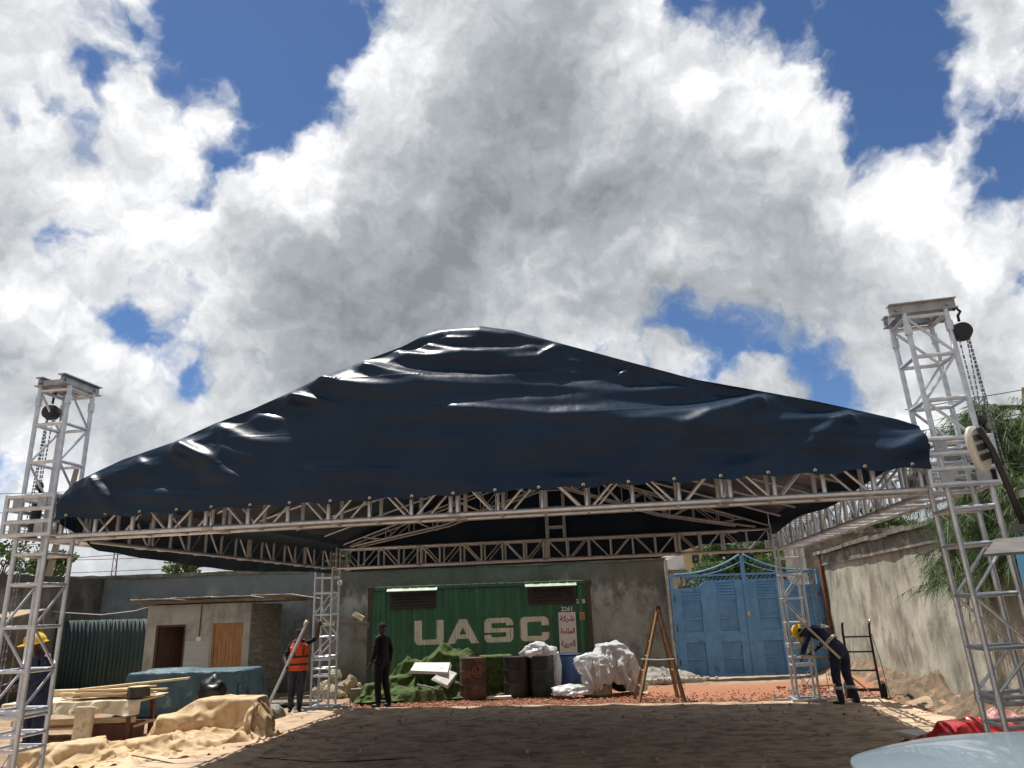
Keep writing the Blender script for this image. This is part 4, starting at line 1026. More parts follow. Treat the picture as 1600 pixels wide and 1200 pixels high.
# odd rubbish, mat and grit by the tower foot
GRIT = P('grey_grit', (.36, .33, .28), (.24, .22, .19), 12, .95, bump=1)
heap('cement_heap', 'small grey heap of cement rubble beside the orange vest man', 'rubble', (-4.95, 15.2, 0), .35, .25, .2, GRIT, 21, fold=.4, wob=.4)
boxt('mat', 'flat tan board on the ground behind the orange vest man', 'board', (-5.4, 17.3, .05), (1.9, .5, .05), -.1, PLANK)
# ------------------------------------------------------------------ junk in front of the container
drape('green_net', 'heap of green shade net in front of the container, left of the first drum', 'netting', (-2.35, 17.7, 0), (3.0, 2.0), .1, [(-2.9, 17.8, .2, .5, .5, .45, .3), (-2.2, 17.85, .26, .6, .5, .55, -.2), (-1.7, 17.6, .14, .4, .4, .3, .5), (-2.6, 17.3, .1, .5, .3, .2, .1)], GNET, seed=31, z0=.95, grow=.24, wrinkle=.16)
drape('green_net', 'lower tongue of green shade net spilling behind the man in black', 'netting', (-3.25, 17.3, 0), (1.3, 1.0), .4, [(-3.3, 17.4, .15, .35, .3, .35, .3), (-3.05, 17.15, .08, .2, .25, .15, 0)], GNET, seed=37, z0=.65, grow=.25, wrinkle=.14)
drape('green_net', 'green shade net draped between the first and second drums', 'netting', (-.6, 17.75, 0), (1.5, 1.9), .0, [(-.6, 17.95, .40, .7, .4, .80, .1)], GNET, seed=41, z0=1.15, grow=.10, wrinkle=.10)
heap('green_net', 'rolled ridge of green net lying against the container foot', 'netting', (-1.9, 18.4, 0), 1.5, .35, .78, GNET, 43, fold=.25, tents=14, wob=.15, k2=2.6, n=140, m=40)
heap('green_net', 'flat green net edge along the gravel, left of the first drum', 'netting', (-2.2, 17.15, 0), .85, .28, .26, GNET, 47, fold=.3, tents=14, wob=.3, k2=2.4, n=120, m=30)
WFOAM = P('white_foam', (.72, .71, .68), (.6, .58, .54), 5, .8)
boxt('foam_board', 'bent white foam sheet lying on the green net', 'foam', (-2.05, 17.45, .64), (.85, .42, .07), -.12, WFOAM, rx=.35, ry=.04, wobble=.03)
boxt('foam_board', 'broken triangular white foam piece hanging off the green net', 'foam', (-1.72, 17.2, .47), (.42, .38, .06), -.35, WFOAM, rx=.6, ry=.35, wobble=.06)
boxt('metal_strip', 'blue grey metal strip lying on the green net', 'strip', (-2.05, 17.05, .28), (.52, .05, .03), -.2, STEEL, ry=.22)
boxt('crate', 'dark wooden block at the foot of the container corner', 'block', (-3.72, 17.6, .12), (.26, .24, .26), .1, PLANK)
ROCK = P('pale_rock', (.42, .36, .26), (.28, .23, .17), 7, .95, bump=.8, c3=(.5, .42, .22), s3=5)
for i, (px, lab) in enumerate(((-4.75, 'large pale stone in the heap by the wall, left'), (-4.45, 'tall pale stone in the heap by the wall'), (-4.15, 'yellowish stone in the heap by the container'), (-4.55, 'flat pale stone in front of the stone heap'), (-4.0, 'pale stone nearest the container corner'), (-4.3, 'small stone at the front of the heap'), (-4.9, 'low stone at the left end of the heap'), (-4.6, 'stone on top of the stone heap'), (-4.1, 'upright yellowish stone leaning on the container'))):
    b = MB(); r = [.22, .2, .17, .19, .18, .12, .16, .17, .17][i]; y = 19.0 + [0, .1, 0, -.35, -.1, -.4, -.2, .15, -.3][i]; z = [.15, .2, .14, .1, .12, .05, .08, .46, .33][i]
    b.blob((0, 0, 0), r, 2, .45, 1.6, i + 50, (1, .9, 1.1)); o = b.build('stone', ROCK); o.location = (px, y, gz(px, y) + z); o.rotation_euler = (i, i * 2, 0); tag(o, lab, 'stone', 'stones heaped by the wall')
boxt('leaning_plank', 'weathered plank slanting on the wall left of the container', 'plank', (-4.75, 20.3, 1.62), (1.5, .05, .13), 0, PLANK, ry=.09)
boxt('cardboard', 'pale cardboard piece on the plank by the container', 'cardboard', (-4.28, 20.2, 1.78), (.28, .2, .12), .2, CREAMC, ry=.5, wobble=.02)
boxt('plaster_chunk', 'whitish chunk on the slanting plank by the wall', 'rubble', (-5.05, 20.2, 1.60), (.28, .12, .07), .1, CREAMC, wobble=.02)
b = MB(); b.lathe([(.005, 0), (.07, .02), (.085, .07), (.07, .13), (.02, .16)], 14, axis='Z'); b.box(-.02, .02, 0, .1, .1, .14); o = b.build('wall_camera', P('white_gloss', (.75, .75, .73), rough=.3), smooth=True, auto=40); o.location = (-5.35, 22.5, 2.66); tag(o, 'small white dome camera high on the grey wall', 'camera')
DG = 'drums standing before the container'
def drum(name, label, x, y, mat, r=.285, h=.82, top=None, logo=None, lean=0, taper=1., rz=0):
    t = thing(name, label, 'drum', (x, y, gz(x, y) + .02), rz, DG, ry=lean)
    b = MB(); pr = []
    for k in range(44):
        z = h * k / 43; rr_ = r * (taper + (1 - taper) * k / 43)
        for c in (.335, .665): rr_ += .014 * math.exp(-((z / h - c) / .018) ** 2)
        pr.append((rr_ * (1 + .0) - .002 * sin(z * 130) * (1 if mat is not None else 0), z))
    b.lathe(pr, 36)
    vs = [(v[0] * (1 + .02 * N(v[0] * 5, v[1] * 5 + x, v[2] * 4)), v[1] * (1 + .02 * N(v[1] * 5, v[0] * 5, v[2] * 4 + x)), v[2]) for v in b.v]; b.v = vs
    b.build('drum_body', mat, t, smooth=True, auto=50)
    b = MB(); b.lathe([(r + .012, h - .025), (r + .012, h + .012), (r - .015, h + .012), (r - .015, h - .02), (r - .1, h - .02)], 36); b.build('rim', top or mat, t, smooth=True, auto=40)
    b = MB(); b.lathe([(r * taper + .008, -.01), (r * taper + .008, .02)], 36); b.build('bottom_chime', top or mat, t, smooth=True, auto=40)
    if logo:
        b = MB(); n = 28
        def on(a, z): q = -pi / 2 + .42 + a; R_ = r * 1.02 + .008; return (R_ * cos(q), R_ * sin(q), z)
        for i in range(n):
            a0, a1 = 2 * pi * i / n, 2 * pi * (i + 1) / n
            b.add([on(.42 * cos(a0), .56 + .125 * sin(a0)), on(.42 * cos(a1), .56 + .125 * sin(a1)), on(.34 * cos(a1), .56 + .10 * sin(a1)), on(.34 * cos(a0), .56 + .10 * sin(a0))], [(0, 1, 2, 3)])
        for sg in (-1, 1): b.add([on(sg * .17 - .05, .52), on(sg * .17 + .05, .52), on(sg * .17 + .05, .63), on(sg * .17 - .05, .63)], [(0, 1, 2, 3)])
        b.add([on(-.22, .50), on(.22, .50), on(.15, .53), on(-.15, .53)], [(0, 1, 2, 3)]); b.build('round_emblem', logo, t)
    return t
drum('oil_drum', 'rusty brown black oil drum with a round emblem, leftmost', -1.08, 17.15, P('rusty_drum', (.045, .032, .028), (.10, .055, .04), 3, .6, c3=(.17, .08, .05), s3=4, t3=.5), logo=P('orange_rust_paint', (.26, .11, .05)), rz=0)
drum('oil_drum', 'black oil drum with worn grey band, second from left', -.12, 17.3, P('black_drum', (.014, .014, .015), (.035, .03, .028), 4, .5, c3=(.12, .10, .09), s3=3, t3=.62), h=.80)
drum('oil_drum', 'dark green black oil drum topped with white plastic', .42, 17.3, P('green_black_drum', (.010, .020, .015), (.02, .03, .024), 4, .45), h=.80)
drum('plastic_drum', 'blue plastic drum with a black rim standing behind the others', 1.08, 17.75, P('blue_plastic', (.025, .07, .20), (.035, .10, .26), 3, .45, c3=(.12, .17, .26), s3=3), top=P('black_rim', (.012, .013, .018)), r=.30, h=.79, taper=.9)
drum('metal_drum', 'short cream metal drum half covered with white plastic', 1.62, 17.0, P('cream_metal', (.46, .42, .34), (.36, .31, .24), 3, .55, c3=(.25, .15, .09), s3=4), r=.31, h=.60, top=P('brown_rim', (.2, .14, .09)))
# white plastic sheeting
PLAS = bpy.data.materials.new('white_plastic_film'); PLAS.use_nodes = True; t_ = NT(PLAS.node_tree); pb = t_.n['Principled BSDF']
pb.inputs['Base Color'].default_value = (.74, .75, .76, 1); pb.inputs['Roughness'].default_value = .28; pb.inputs['Specular IOR Level'].default_value = .7
co = t_.node('ShaderNodeTexCoord').outputs['Object']
t_.l.new(t_.node('ShaderNodeBump', {'Strength': .8, 'Distance': .05, 'Height': t_.node('ShaderNodeTexNoise', {'Vector': co, 'Scale': 5, 'Detail': 5, 'Distortion': 1.0}, noise_type='RIDGED_MULTIFRACTAL').outputs[0]}).outputs[0], pb.inputs['Normal'])
ms = t_.node('ShaderNodeMixShader', {0: .28}); tr = t_.node('ShaderNodeBsdfTranslucent', {'Color': (.75, .75, .75, 1)}); t_.l.new(pb.outputs[0], ms.inputs[1]); t_.l.new(tr.outputs[0], ms.inputs[2]); t_.l.new(ms.outputs[0], t_.n['Material Output'].inputs[0])
def film(name, label, c, r, sq, seed, sub=5, amp=.55, cut=-.8):
    bm = bmesh.new(); bmesh.ops.create_icosphere(bm, subdivisions=sub, radius=1); b = MB(); vs = []
    for v in bm.verts:
        d = v.co.normalized(); q = d * 1.8 + Vector((seed, seed * 2, 0))
        k = 1 + amp * (.55 * mnoise.noise(q) + .42 * (.5 - abs(mnoise.noise(q * 2.2))) + .30 * (.35 - abs(mnoise.noise(q * 4.5))) + .22 * (.3 - abs(mnoise.noise(q * 9)))); k += .10 * sin(atan2(d.y, d.x) * 11 + 3 * mnoise.noise(q)) * (1 - abs(d.z)) * (d.z < .5)
        z = max(d.z * k, cut); vs.append((d.x * r * k * sq[0], d.y * r * k * sq[1], z * r * sq[2]))
    b.add(vs, [tuple(v.index for v in f.verts) for f in bm.faces]); bm.free(); o = b.build(name, PLAS, smooth=True); o.location = c; return tag(o, label, 'plastic sheet')
drape('plastic_sheet', 'big crumpled white plastic sheet heaped over the cream drum', 'plastic sheet', (2.03, 17.1, 0), (2.3, 1.7), .15, [(1.98, 17.25, .50, .42, .40, 1.0, .5), (2.28, 17.2, .40, .3, .3, .80, .2), (1.85, 17.1, .55, .2, .2, .9, .1)], PLAS, seed=3, z0=1.45, grow=.28, wrinkle=.22, cyl=[(1.62, 17.0, .33, .62)])
film('plastic_sheet', 'white plastic bunched on the edge between the blue and cream drums', (1.52, 16.85, .68), .26, (1.3, .6, .7), 8, 4)
film('plastic_sheet', 'white plastic crumpled on top of the dark green drum', (.38, 17.3, .91), .27, (1.15, .9, .62), 12, 4, .8)
film('plastic_sheet', 'white plastic lying on the gravel before the blue drum', (1.04, 16.75, .11), .32, (1.2, .8, .42), 17, 4, .6, -.3)
film('plastic_sheet', 'strip of white plastic hanging between the green and blue drums', (.76, 17.35, .48), .2, (.5, .5, 2.1), 22, 4, .5)
def curtain(label, x0, x1, y, zt, zb, seed, bell=.06, tp=.5):
    A = []
    for j in range(34):
        k = j / 33; row = []
        for i in range(60):
            s = i / 59; w = (x1 - x0) * (1 - tp * k); xm = (x0 + x1) / 2 + .05 * sin(k * 3 + seed)
            f = mnoise.noise(Vector((s * 4.5, k * .9, seed)))
            row.append((xm + (s - .5) * w + .02 * N(k * 5, s * 3, seed), y - bell * sin(k * pi * .6) + .09 * f + .03 * mnoise.noise(Vector((s * 11, k * 2.5, seed + 3))), zt + (zb - zt) * k + .05 * N(s * 3, seed, 2) * k))
        A.append(row)
    b = MB(); b.grid(A); o = b.build('plastic_drape', PLAS, smooth=True, origin=((x0 + x1) / 2, y, zb)); return tag(o, label, 'plastic sheet')
curtain('white plastic flap hanging over the front of the cream drum', 1.36, 1.72, 16.64, .72, .14, 11, tp=.4)
def tyre(c, lab, rot=(0, 0, 0), r=.33):
    t = thing('tyre', lab, 'tyre', c); t.rotation_euler = rot
    b = MB(); b.lathe([(r * .55, -.09), (r * .9, -.10), (r, -.07), (r, .07), (r * .9, .10), (r * .55, .09), (r * .52, 0)], 28, (0, 0, 0), 'Y'); b.build('tread', P('rubber', (.012, .012, .012), rough=.8), t, smooth=True, auto=40)
    b = MB(); b.lathe([(r * .5, -.06), (r * .5, .06), (.05, .03), (.05, -.03)], 20, (0, 0, 0), 'Y'); b.build('rim', STEEL, t, smooth=True, auto=40)
tyre((2.2, 17.55, .33), 'black tyre standing behind the white plastic heap', (0, 0, .3))
boxt('foam_board', 'thin white board lying on gravel before the green net', 'foam', (-.5, 16.85, .05), (.5, .2, .04), .05, WFOAM)
# step ladder
LW = P('worn_brown_wood', (.30, .18, .08), (.20, .115, .05), 6, .7, stretch=(4, 4, .6), c3=(.5, .4, .26), s3=8)
ld = thing('step_ladder', 'worn wooden A frame step ladder standing on the gravel before the gate', 'ladder', (2.74, 15.75, 0), -.1)
apex = Vector((.10, .05, 1.76))
for a, w in (((-.50, .35, 0), .075), ((-.44, -.28, 0), .07), ((.42, -.55, -.0), .075), ((.38, .42, 0), .07)):
    a = Vector(a); d = apex + Vector((0, a.y * .22, 0)) - a; L = d.length; b = MB(); M3 = d.to_track_quat('Z', 'X').to_matrix(); b.rbox(a + d / 2, (w * .6, w, L), M3); b.build('leg', LW, ld)
for i in range(1, 6):
    k = i / 6.3; p = Vector((-.50, .35, 0)).lerp(apex + Vector((0, .077, 0)), k); q = Vector((-.44, -.28, 0)).lerp(apex + Vector((0, -.06, 0)), k); bar('rung', p, q, .018, LW, ld)
for i in (2, 4):
    k = i / 6.3; p = Vector((.42, -.55, 0)).lerp(apex + Vector((0, -.12, 0)), k); q = Vector((.38, .42, 0)).lerp(apex + Vector((0, .09, 0)), k); bar('rung', p, q, .015, LW, ld)
b = MB(); b.tube([(-.33, -.2, .80), (.0, -.32, .785), (.30, -.42, .80)], .012, 6); b.build('spreader_rope', P('white_rope', (.55, .55, .52)), ld)
b = MB(); b.rbox(apex + Vector((0, 0, .01)), (.10, .30, .07)); b.build('hinge_cap', RUST, ld)
# rubble by the gate and wall end
heap('rubble_heap', 'low heap of grey rubble and litter at the wall end by the gate', 'rubble', (3.4, 20.8, 0), 1.3, .7, .28, GRIT, 61, fold=.6, wob=.3, n=120, m=40)
b = MB()
for i in range(260):
    x = random.gauss(3.0, .8); y = random.gauss(20.1, .6); b.blob((x, y, gz(x, y) + .12), random.uniform(.02, .07), 1, .4, 2, i)
o = b.build('rubble_stones', P('pale_rubble', (.48, .45, .40), (.3, .28, .24), 9, .9)); tag(o, 'loose pale rubble stones by the gate', 'rubble', kind='stuff')
b = MB()
for i in range(160):
    x = random.uniform(5.2, 7.4); y = random.uniform(12.5, 16.5); s_ = random.uniform(.01, .035); b.rbox((x, y, .05), (s_ * 2, s_, s_ * .5), Matrix.Rotation(random.random() * 6, 3, 'Z'))
o = b.build('litter', P('white_litter', (.65, .63, .6))); tag(o, 'pale scraps of litter on the red dirt by the tan wall', 'litter', kind='stuff')
drape('red_tarp', 'crumpled glossy red tarpaulin on the ground beside the near right tower', 'tarpaulin', (5.75, 10.2, 0), (1.7, 1.3), .2, [(5.6, 10.2, .13, .45, .35, .28, .3), (6.05, 10.25, .10, .3, .3, .24, .8)], bpy.data.materials.get('red_pvc') or P('red_pvc', (.42, .022, .03), (.5, .04, .05), 3, .3, c3=(.25, .01, .015)), seed=71, z0=.6, grow=.26, wrinkle=.16)
heap('pink_tarp', 'faded pink fold of tarpaulin right of the red one, behind the tower', 'tarpaulin', (6.35, 10.6, 0), .55, .35, .25, P('pink_pvc', (.45, .16, .16), (.55, .35, .33), 3, .5), 74, fold=.6, wob=.3, k2=2.5, n=100, m=30)
boxt('white_board', 'white board scrap on the ground left of the red tarpaulin', 'board', (5.35, 10.9, .06), (.4, .5, .04), .3, WFOAM)

# ------------------------------------------------------------------ people
SKIN = P('dark_skin', (.075, .038, .024), (.06, .03, .019), 10, .5)
NAVY = P('navy_overalls', (.012, .018, .055), (.018, .026, .075), 6, .85, bump=.6, bscale=14, crease=7)
BLKC = P('black_clothes', (.006, .006, .008), (.011, .011, .014), 6, .9, bump=.5, bscale=14, crease=7)
JEAN = P('dark_jeans', (.025, .032, .045), (.07, .08, .095), 4, .85, bump=.5, bscale=16, crease=7)
ORNG = P('orange_vest', (.80, .10, .025), (.92, .16, .04), 5, .7, bump=.4, bscale=12, crease=7)
SILV = P('reflective_band', (.5, .5, .48), rough=.35); BOOT = P('black_boot', (.01, .01, .01), rough=.5); YEL = P('yellow_helmet', (.85, .52, .015), rough=.35); HAIR = P('short_black_hair', (.006, .005, .005), rough=.9, bump=1, bscale=60)
def skinned(name, joints, bones, mats, zone, parent, sub=2):
    """one continuous body grown over a skeleton; zone(bone) gives the material index"""
    me = bpy.data.meshes.new(name); keys = list(joints); me.from_pydata([joints[k][0] for k in keys], [(keys.index(a), keys.index(b)) for a, b in bones], [])
    o = bpy.data.objects.new(name, me); COL.objects.link(o)
    m = o.modifiers.new('s', 'SKIN'); m.use_smooth_shade = True
    for i, k in enumerate(keys):
        r = joints[k][1]; v = me.skin_vertices[0].data[i]; v.radius = r if isinstance(r, tuple) else (r, r); v.use_root = (k == 'pelvis')
    s = o.modifiers.new('u', 'SUBSURF'); s.levels = s.render_levels = sub
    bpy.context.view_layer.update()
    new = bpy.data.meshes.new_from_object(o.evaluated_get(bpy.context.evaluated_depsgraph_get())); bpy.data.objects.remove(o)
    new.materials.clear()
    for mm in mats: new.materials.append(mm)
    seg = [(Vector(joints[a][0]), Vector(joints[b][0]), zone(a, b)) for a, b in bones]
    for f in new.polygons:
        c = f.center; best = 9
        for p, q, z in seg:
            d = q - p; k = max(0, min(1, (c - p).dot(d) / max(d.length_squared, 1e-9))); ds = (c - p - d * k).length
            if ds < best: best = ds; f.material_index = z
        f.use_smooth = True
    new.name = name; o = bpy.data.objects.new(name, new); COL.objects.link(o); o.parent = parent; return o
def hand(parent, wrist, elbow, side, curl=.5):
    w = Vector(wrist); d = (w - Vector(elbow)).normalized(); s = d.cross(Vector((0, 1, 0)))
    s = s.normalized() if s.length > .1 else Vector((1, 0, 0)); nrm = s.cross(d)
    b = MB(); b.tube([w - d * .02, w + d * .03, w + d * .085], [.024, .036, .034], 8)
    for i in range(4):
        base = w + d * .08 + s * (.026 - .0175 * i); L = (.062, .072, .068, .052)[i]
        p1 = base + d * L * .5; p2 = p1 + (d * (1 - curl) + nrm * curl).normalized() * L * .35; p3 = p2 + (d * (1 - 2 * curl) + nrm * curl * 1.5).normalized() * L * .3
        b.tube([base, p1, p2, p3], [.0095, .009, .008, .006], 6)
    b.tube([w + d * .03 + s * .028, w + d * .06 + s * .055, w + d * .085 + s * .06 + nrm * .01], [.012, .010, .007], 6)
    return b.build('hand', SKIN, parent, smooth=True)
BONES = [('pelvis', 'waist'), ('waist', 'chest'), ('chest', 'neck0'), ('neck0', 'neck'), ('neck', 'jaw'), ('jaw', 'head'), ('head', 'crown'), ('jaw', 'nose')]
for s_ in 'LR': BONES += [('neck0', 'sh' + s_), ('sh' + s_, 'el' + s_), ('el' + s_, 'wr' + s_), ('pelvis', 'hip' + s_), ('hip' + s_, 'kn' + s_), ('kn' + s_, 'an' + s_), ('an' + s_, 'he' + s_), ('he' + s_, 'to' + s_)]
def person(label, loc_, rz, top, legs, J=None, hat=False, cap=False, sleeves=True, sc=1., group=None):
    t = thing('person', label, 'person', loc_, rz); t.scale = (sc, sc, sc)
    j = dict(pelvis=((0, 0, .97), (.18, .135)), waist=((0, 0, 1.10), (.17, .125)), chest=((0, 0, 1.30), (.20, .135)), neck0=((0, -.01, 1.46), (.09, .07)), neck=((0, 0, 1.53), .052), jaw=((0, .02, 1.59), (.062, .07)), head=((0, .01, 1.66), (.076, .088)), crown=((0, 0, 1.71), (.062, .07)), nose=((0, .095, 1.62), .012))
    for s, sx in (('L', -1), ('R', 1)):
        j.update({'sh' + s: ((sx * .18, 0, 1.42), .072), 'el' + s: ((sx * .25, -.02, 1.15), .056), 'wr' + s: ((sx * .25, .05, .90), .030), 'hip' + s: ((sx * .10, 0, .90), .118), 'kn' + s: ((sx * .11, .01, .50), .085), 'an' + s: ((sx * .12, -.02, .09), .064), 'he' + s: ((sx * .12, -.04, .045), .044), 'to' + s: ((sx * .14, .14, .04), .038)})
    for k, v in (J or {}).items():
        if isinstance(v[0], (int, float)): j[k] = (v, j[k][1])
        else: j[k] = v
    def zone(a, b):
        ks = {a, b}
        if ks & {'jaw', 'head', 'crown', 'nose'} or ks == {'neck0', 'neck'}: return 0
        if any(k[:2] in ('he', 'to') for k in ks if k not in ('head',)): return 3
        if any(k[:2] == 'wr' for k in ks): return 1 if sleeves else 0
        if any(k[:2] in ('kn', 'an', 'hi') for k in ks): return 2
        return 1
    body = skinned('body', j, BONES, [SKIN, top, legs, BOOT], zone, t)
    for s in 'LR': hand(t, j['wr' + s][0], j['el' + s][0], s)
    h = Vector(j['head'][0]); up = (Vector(j['crown'][0]) - Vector(j['neck'][0])).normalized(); fw = (Vector(j['nose'][0]) - h); fw = (fw - up * fw.dot(up)).normalized(); rt = fw.cross(up)
    M3 = Matrix((rt, fw, up)).transposed()
    for sx in (-1, 1):
        b = MB(); b.blob((0, 0, 0), .022, 1, .1, 1, 1, (.4, .8, 1.2)); b.v = [tuple(h + M3 @ (Vector(v) + Vector((sx * .088, -.01, -.025)))) for v in b.v]; b.build('ear', SKIN, t, smooth=True)
        b = MB(); b.blob((0, 0, 0), .011, 1, 0); b.v = [tuple(h + M3 @ (Vector(v) + Vector((sx * .032, .078, -.02)))) for v in b.v]; b.build('eye', P('eye', (.3, .28, .26)) if sx < 0 and 'eye' not in bpy.data.materials else bpy.data.materials['eye'], t, smooth=True)
    b = MB(); b.tube([h + M3 @ Vector((-.025, .082, -.075)), h + M3 @ Vector((0, .09, -.078)), h + M3 @ Vector((.025, .082, -.075))], .007, 6); b.build('mouth', P('lips', (.10, .04, .035)) if 'lips' not in bpy.data.materials else bpy.data.materials['lips'], t, smooth=True)
    b = MB(); n = 18; pr = []
    R_ = .135 if hat else .090
    for k in range(9):
        a = pi / 2 * k / 8; pr.append((R_ * cos(a), R_ * (1.02 if hat else .95) * sin(a)))
    pr[-1] = (.004, pr[-1][1])
    if hat: pr = [(R_ + .022, -.015), (R_ + .022, -.008)] + pr
    b.lathe(pr, n); b.v = [tuple(h + M3 @ (Vector((x, y * 1.12 + ((.05 * max(0, y) / .12) if hat and z < 0 else 0) - .008, z + (.02 if hat else .005))))) for x, y, z in b.v]
    b.build('helmet' if hat else 'hair', YEL if hat else (BLKC if cap else HAIR), t, smooth=True)
    if hat:
        for q in (-.03, 0, .03):
            b = MB(); b.tube([h + M3 @ Vector((q, .149 * sin(a), .02 + .139 * cos(a))) for a in np.linspace(-1.2, 1.2, 9)], .008, 5); b.build('helmet_rib', YEL, t, smooth=True)
    return t, j
def band(t, c, rx, ry, z0, z1, mat, name='reflective_stripe', tilt=None, n=20):
    b = MB(); c = Vector(c); M3 = tilt or Matrix.Identity(3); vs = []
    for z in (z0, z1):
        for i in range(n): a = 2 * pi * i / n; vs.append(tuple(c + M3 @ Vector((rx * cos(a), ry * sin(a), z))))
    b.add(vs, [(i, (i + 1) % n, n + (i + 1) % n, n + i) for i in range(n)]); o = b.build(name, mat, t, smooth=True); md = o.modifiers.new('t', 'SOLIDIFY'); md.thickness = .008; return o
# man in black, facing left, arms hanging
t_, j = person('man in dark clothes standing in front of the left end of the green container', (-2.93, 16.25, 0), radians(62), BLKC, BLKC,
    J=dict(toL=(-.14, .15, .04), anR=(.10, -.14, .09), heR=(.10, -.16, .045), toR=(.12, .03, .04), knR=(.10, -.03, .50), wrL=(-.25, .10, .92), wrR=(.22, -.06, .90), elR=(.23, -.08, 1.16)), sc=.95)
# man in orange vest, facing the camera, holding an aluminium tube
ov, j = person('man in an orange reflective vest and jeans holding a long slanting tube', (-4.60, 15.98, 0), radians(195), BLKC, JEAN, cap=True, sleeves=False, sc=.92,
    J=dict(shR=((.185, 0, 1.41), .06), elR=(.30, .12, 1.14), wrR=(.24, .30, .98), shL=((-.17, 0, 1.43), .06), elL=(-.38, .08, 1.52), wrL=(-.42, .22, 1.78), nose=(-.05, .092, 1.63), knL=(-.08, .06, .50), anL=(-.06, .02, .09), heL=(-.06, 0, .045), toL=(-.09, .19, .04), knR=(.12, .04, .50)))
b = MB(); rows = []
for z, rx, ry, dy in ((.86, .215, .18, 0), (.98, .21, .175, 0), (1.12, .21, .165, 0), (1.26, .225, .17, 0), (1.38, .22, .155, 0), (1.46, .165, .11, -.005), (1.50, .105, .085, -.01)):
    rows.append([(rx * cos(2 * pi * i / 28) * (1 + .02 * sin(i * 3 + z * 9)), dy + ry * sin(2 * pi * i / 28) - (.0 if z < 1.4 else 0), z + (.0 if z < 1.45 else -.03 * sin(2 * pi * i / 28))) for i in range(29)])
b.grid(rows); vs_ = b.build('vest', ORNG, ov, smooth=True); md = vs_.modifiers.new('t', 'SOLIDIFY'); md.thickness = .012
DKS = P('dark_vest_stripe', (.10, .03, .03))
for z, rx, ry in ((.97, .222, .187), (1.13, .222, .178)): band(ov, (0, 0, 0), rx, ry, z, z + .04, DKS)
for sx in (-1, 1):
    b = MB(); b.tube([(sx * .10, .155, 1.17), (sx * .105, .175, 1.30), (sx * .11, .155, 1.42)], .014, 6); b.build('vest_stripe', DKS, ov, smooth=True)
b = MB(); b.tube([(-5.10, 15.52, .02), (-4.40, 15.72, 1.69)], .032, 12); o = b.build('aluminium_tube', ALU, smooth=True, auto=40, origin=(-5.13, 15.52, 0)); tag(o, 'long bright aluminium tube slanting up in the hands of the orange vest man', 'tube')
b = MB(); b.tube([(-4.43, 15.71, 1.66), (-4.38, 15.73, 1.76)], .04, 8); o = b.build('tube_end', CREAMC, smooth=True, origin=(-4.43, 15.71, 1.66)); tag(o, 'pale wrapped head of the slanting tube', 'cap')
# bending worker by the far right tower, seen from behind
bw, j = person('worker in navy overalls and yellow helmet bending down beside the far right tower', (5.82, 14.25, 0), radians(28), NAVY, NAVY, hat=True, sc=1.0,
    J=dict(pelvis=((0, .02, .93), (.165, .13)), waist=((-.03, .10, 1.05), (.15, .11)), chest=((-.10, .26, 1.21), (.19, .13)), neck0=((-.17, .42, 1.28), (.10, .08)), neck=((-.21, .50, 1.27), .055), jaw=((-.24, .56, 1.23), (.065, .07)), head=((-.25, .62, 1.24), (.08, .09)), crown=((-.27, .67, 1.26), (.065, .07)), nose=((-.24, .62, 1.14), .012),
           shL=((-.33, .34, 1.25), .07), shR=((.03, .42, 1.30), .07), elL=(-.42, .42, .98), wrL=(-.34, .58, .80), elR=(.22, .42, 1.10), wrR=(.02, .62, .88), anL=(-.16, -.02, .09), heL=(-.16, -.04, .045), toL=(-.2, .14, .04), anR=(.2, -.05, .09), heR=(.2, -.07, .045), toR=(.26, .10, .04), knR=(.15, .05, .5), knL=(-.13, .06, .5)))
for sx, c in ((-1, (-.145, .02, .30)), (1, (.175, 0, .30))): band(bw, c, .078, .078, -.025, .025, SILV)
ax = (Vector((-.10, .26, 1.21)) - Vector((-.03, .10, 1.05))).normalized(); M3 = ax.to_track_quat('Z', 'X').to_matrix()
band(bw, (-.045, .13, 1.08), .155, .185, -.03, .03, SILV, tilt=M3)
c = Vector((-.10, .26, 1.21)) + Vector((.0, -.115, .115)); X = Vector((1, 0, 0)); Yv = Vector((-.1, .75, .65)).normalized(); up_ = X.cross(Yv)
for i in range(5):
    b = MB(); p = c + X * (-.09 + i * .042) + Yv * .0 + up_ * .012; hh = .045
    b.add([tuple(p + X * a + Yv * q) for a, q in ((0, 0), (.03, 0), (.03, hh), (0, hh))], [(0, 1, 2, 3)]); o = b.build('back_print', WHITEP, bw); md = o.modifiers.new('t', 'SOLIDIFY'); md.thickness = .02
b = MB(); p = c + Yv * .06 + up_ * .012; b.add([tuple(p + X * a + Yv * q) for a, q in ((-.05, 0), (.05, 0), (0, .05))], [(0, 1, 2)]); o = b.build('back_print', WHITEP, bw); md = o.modifiers.new('t', 'SOLIDIFY'); md.thickness = .02
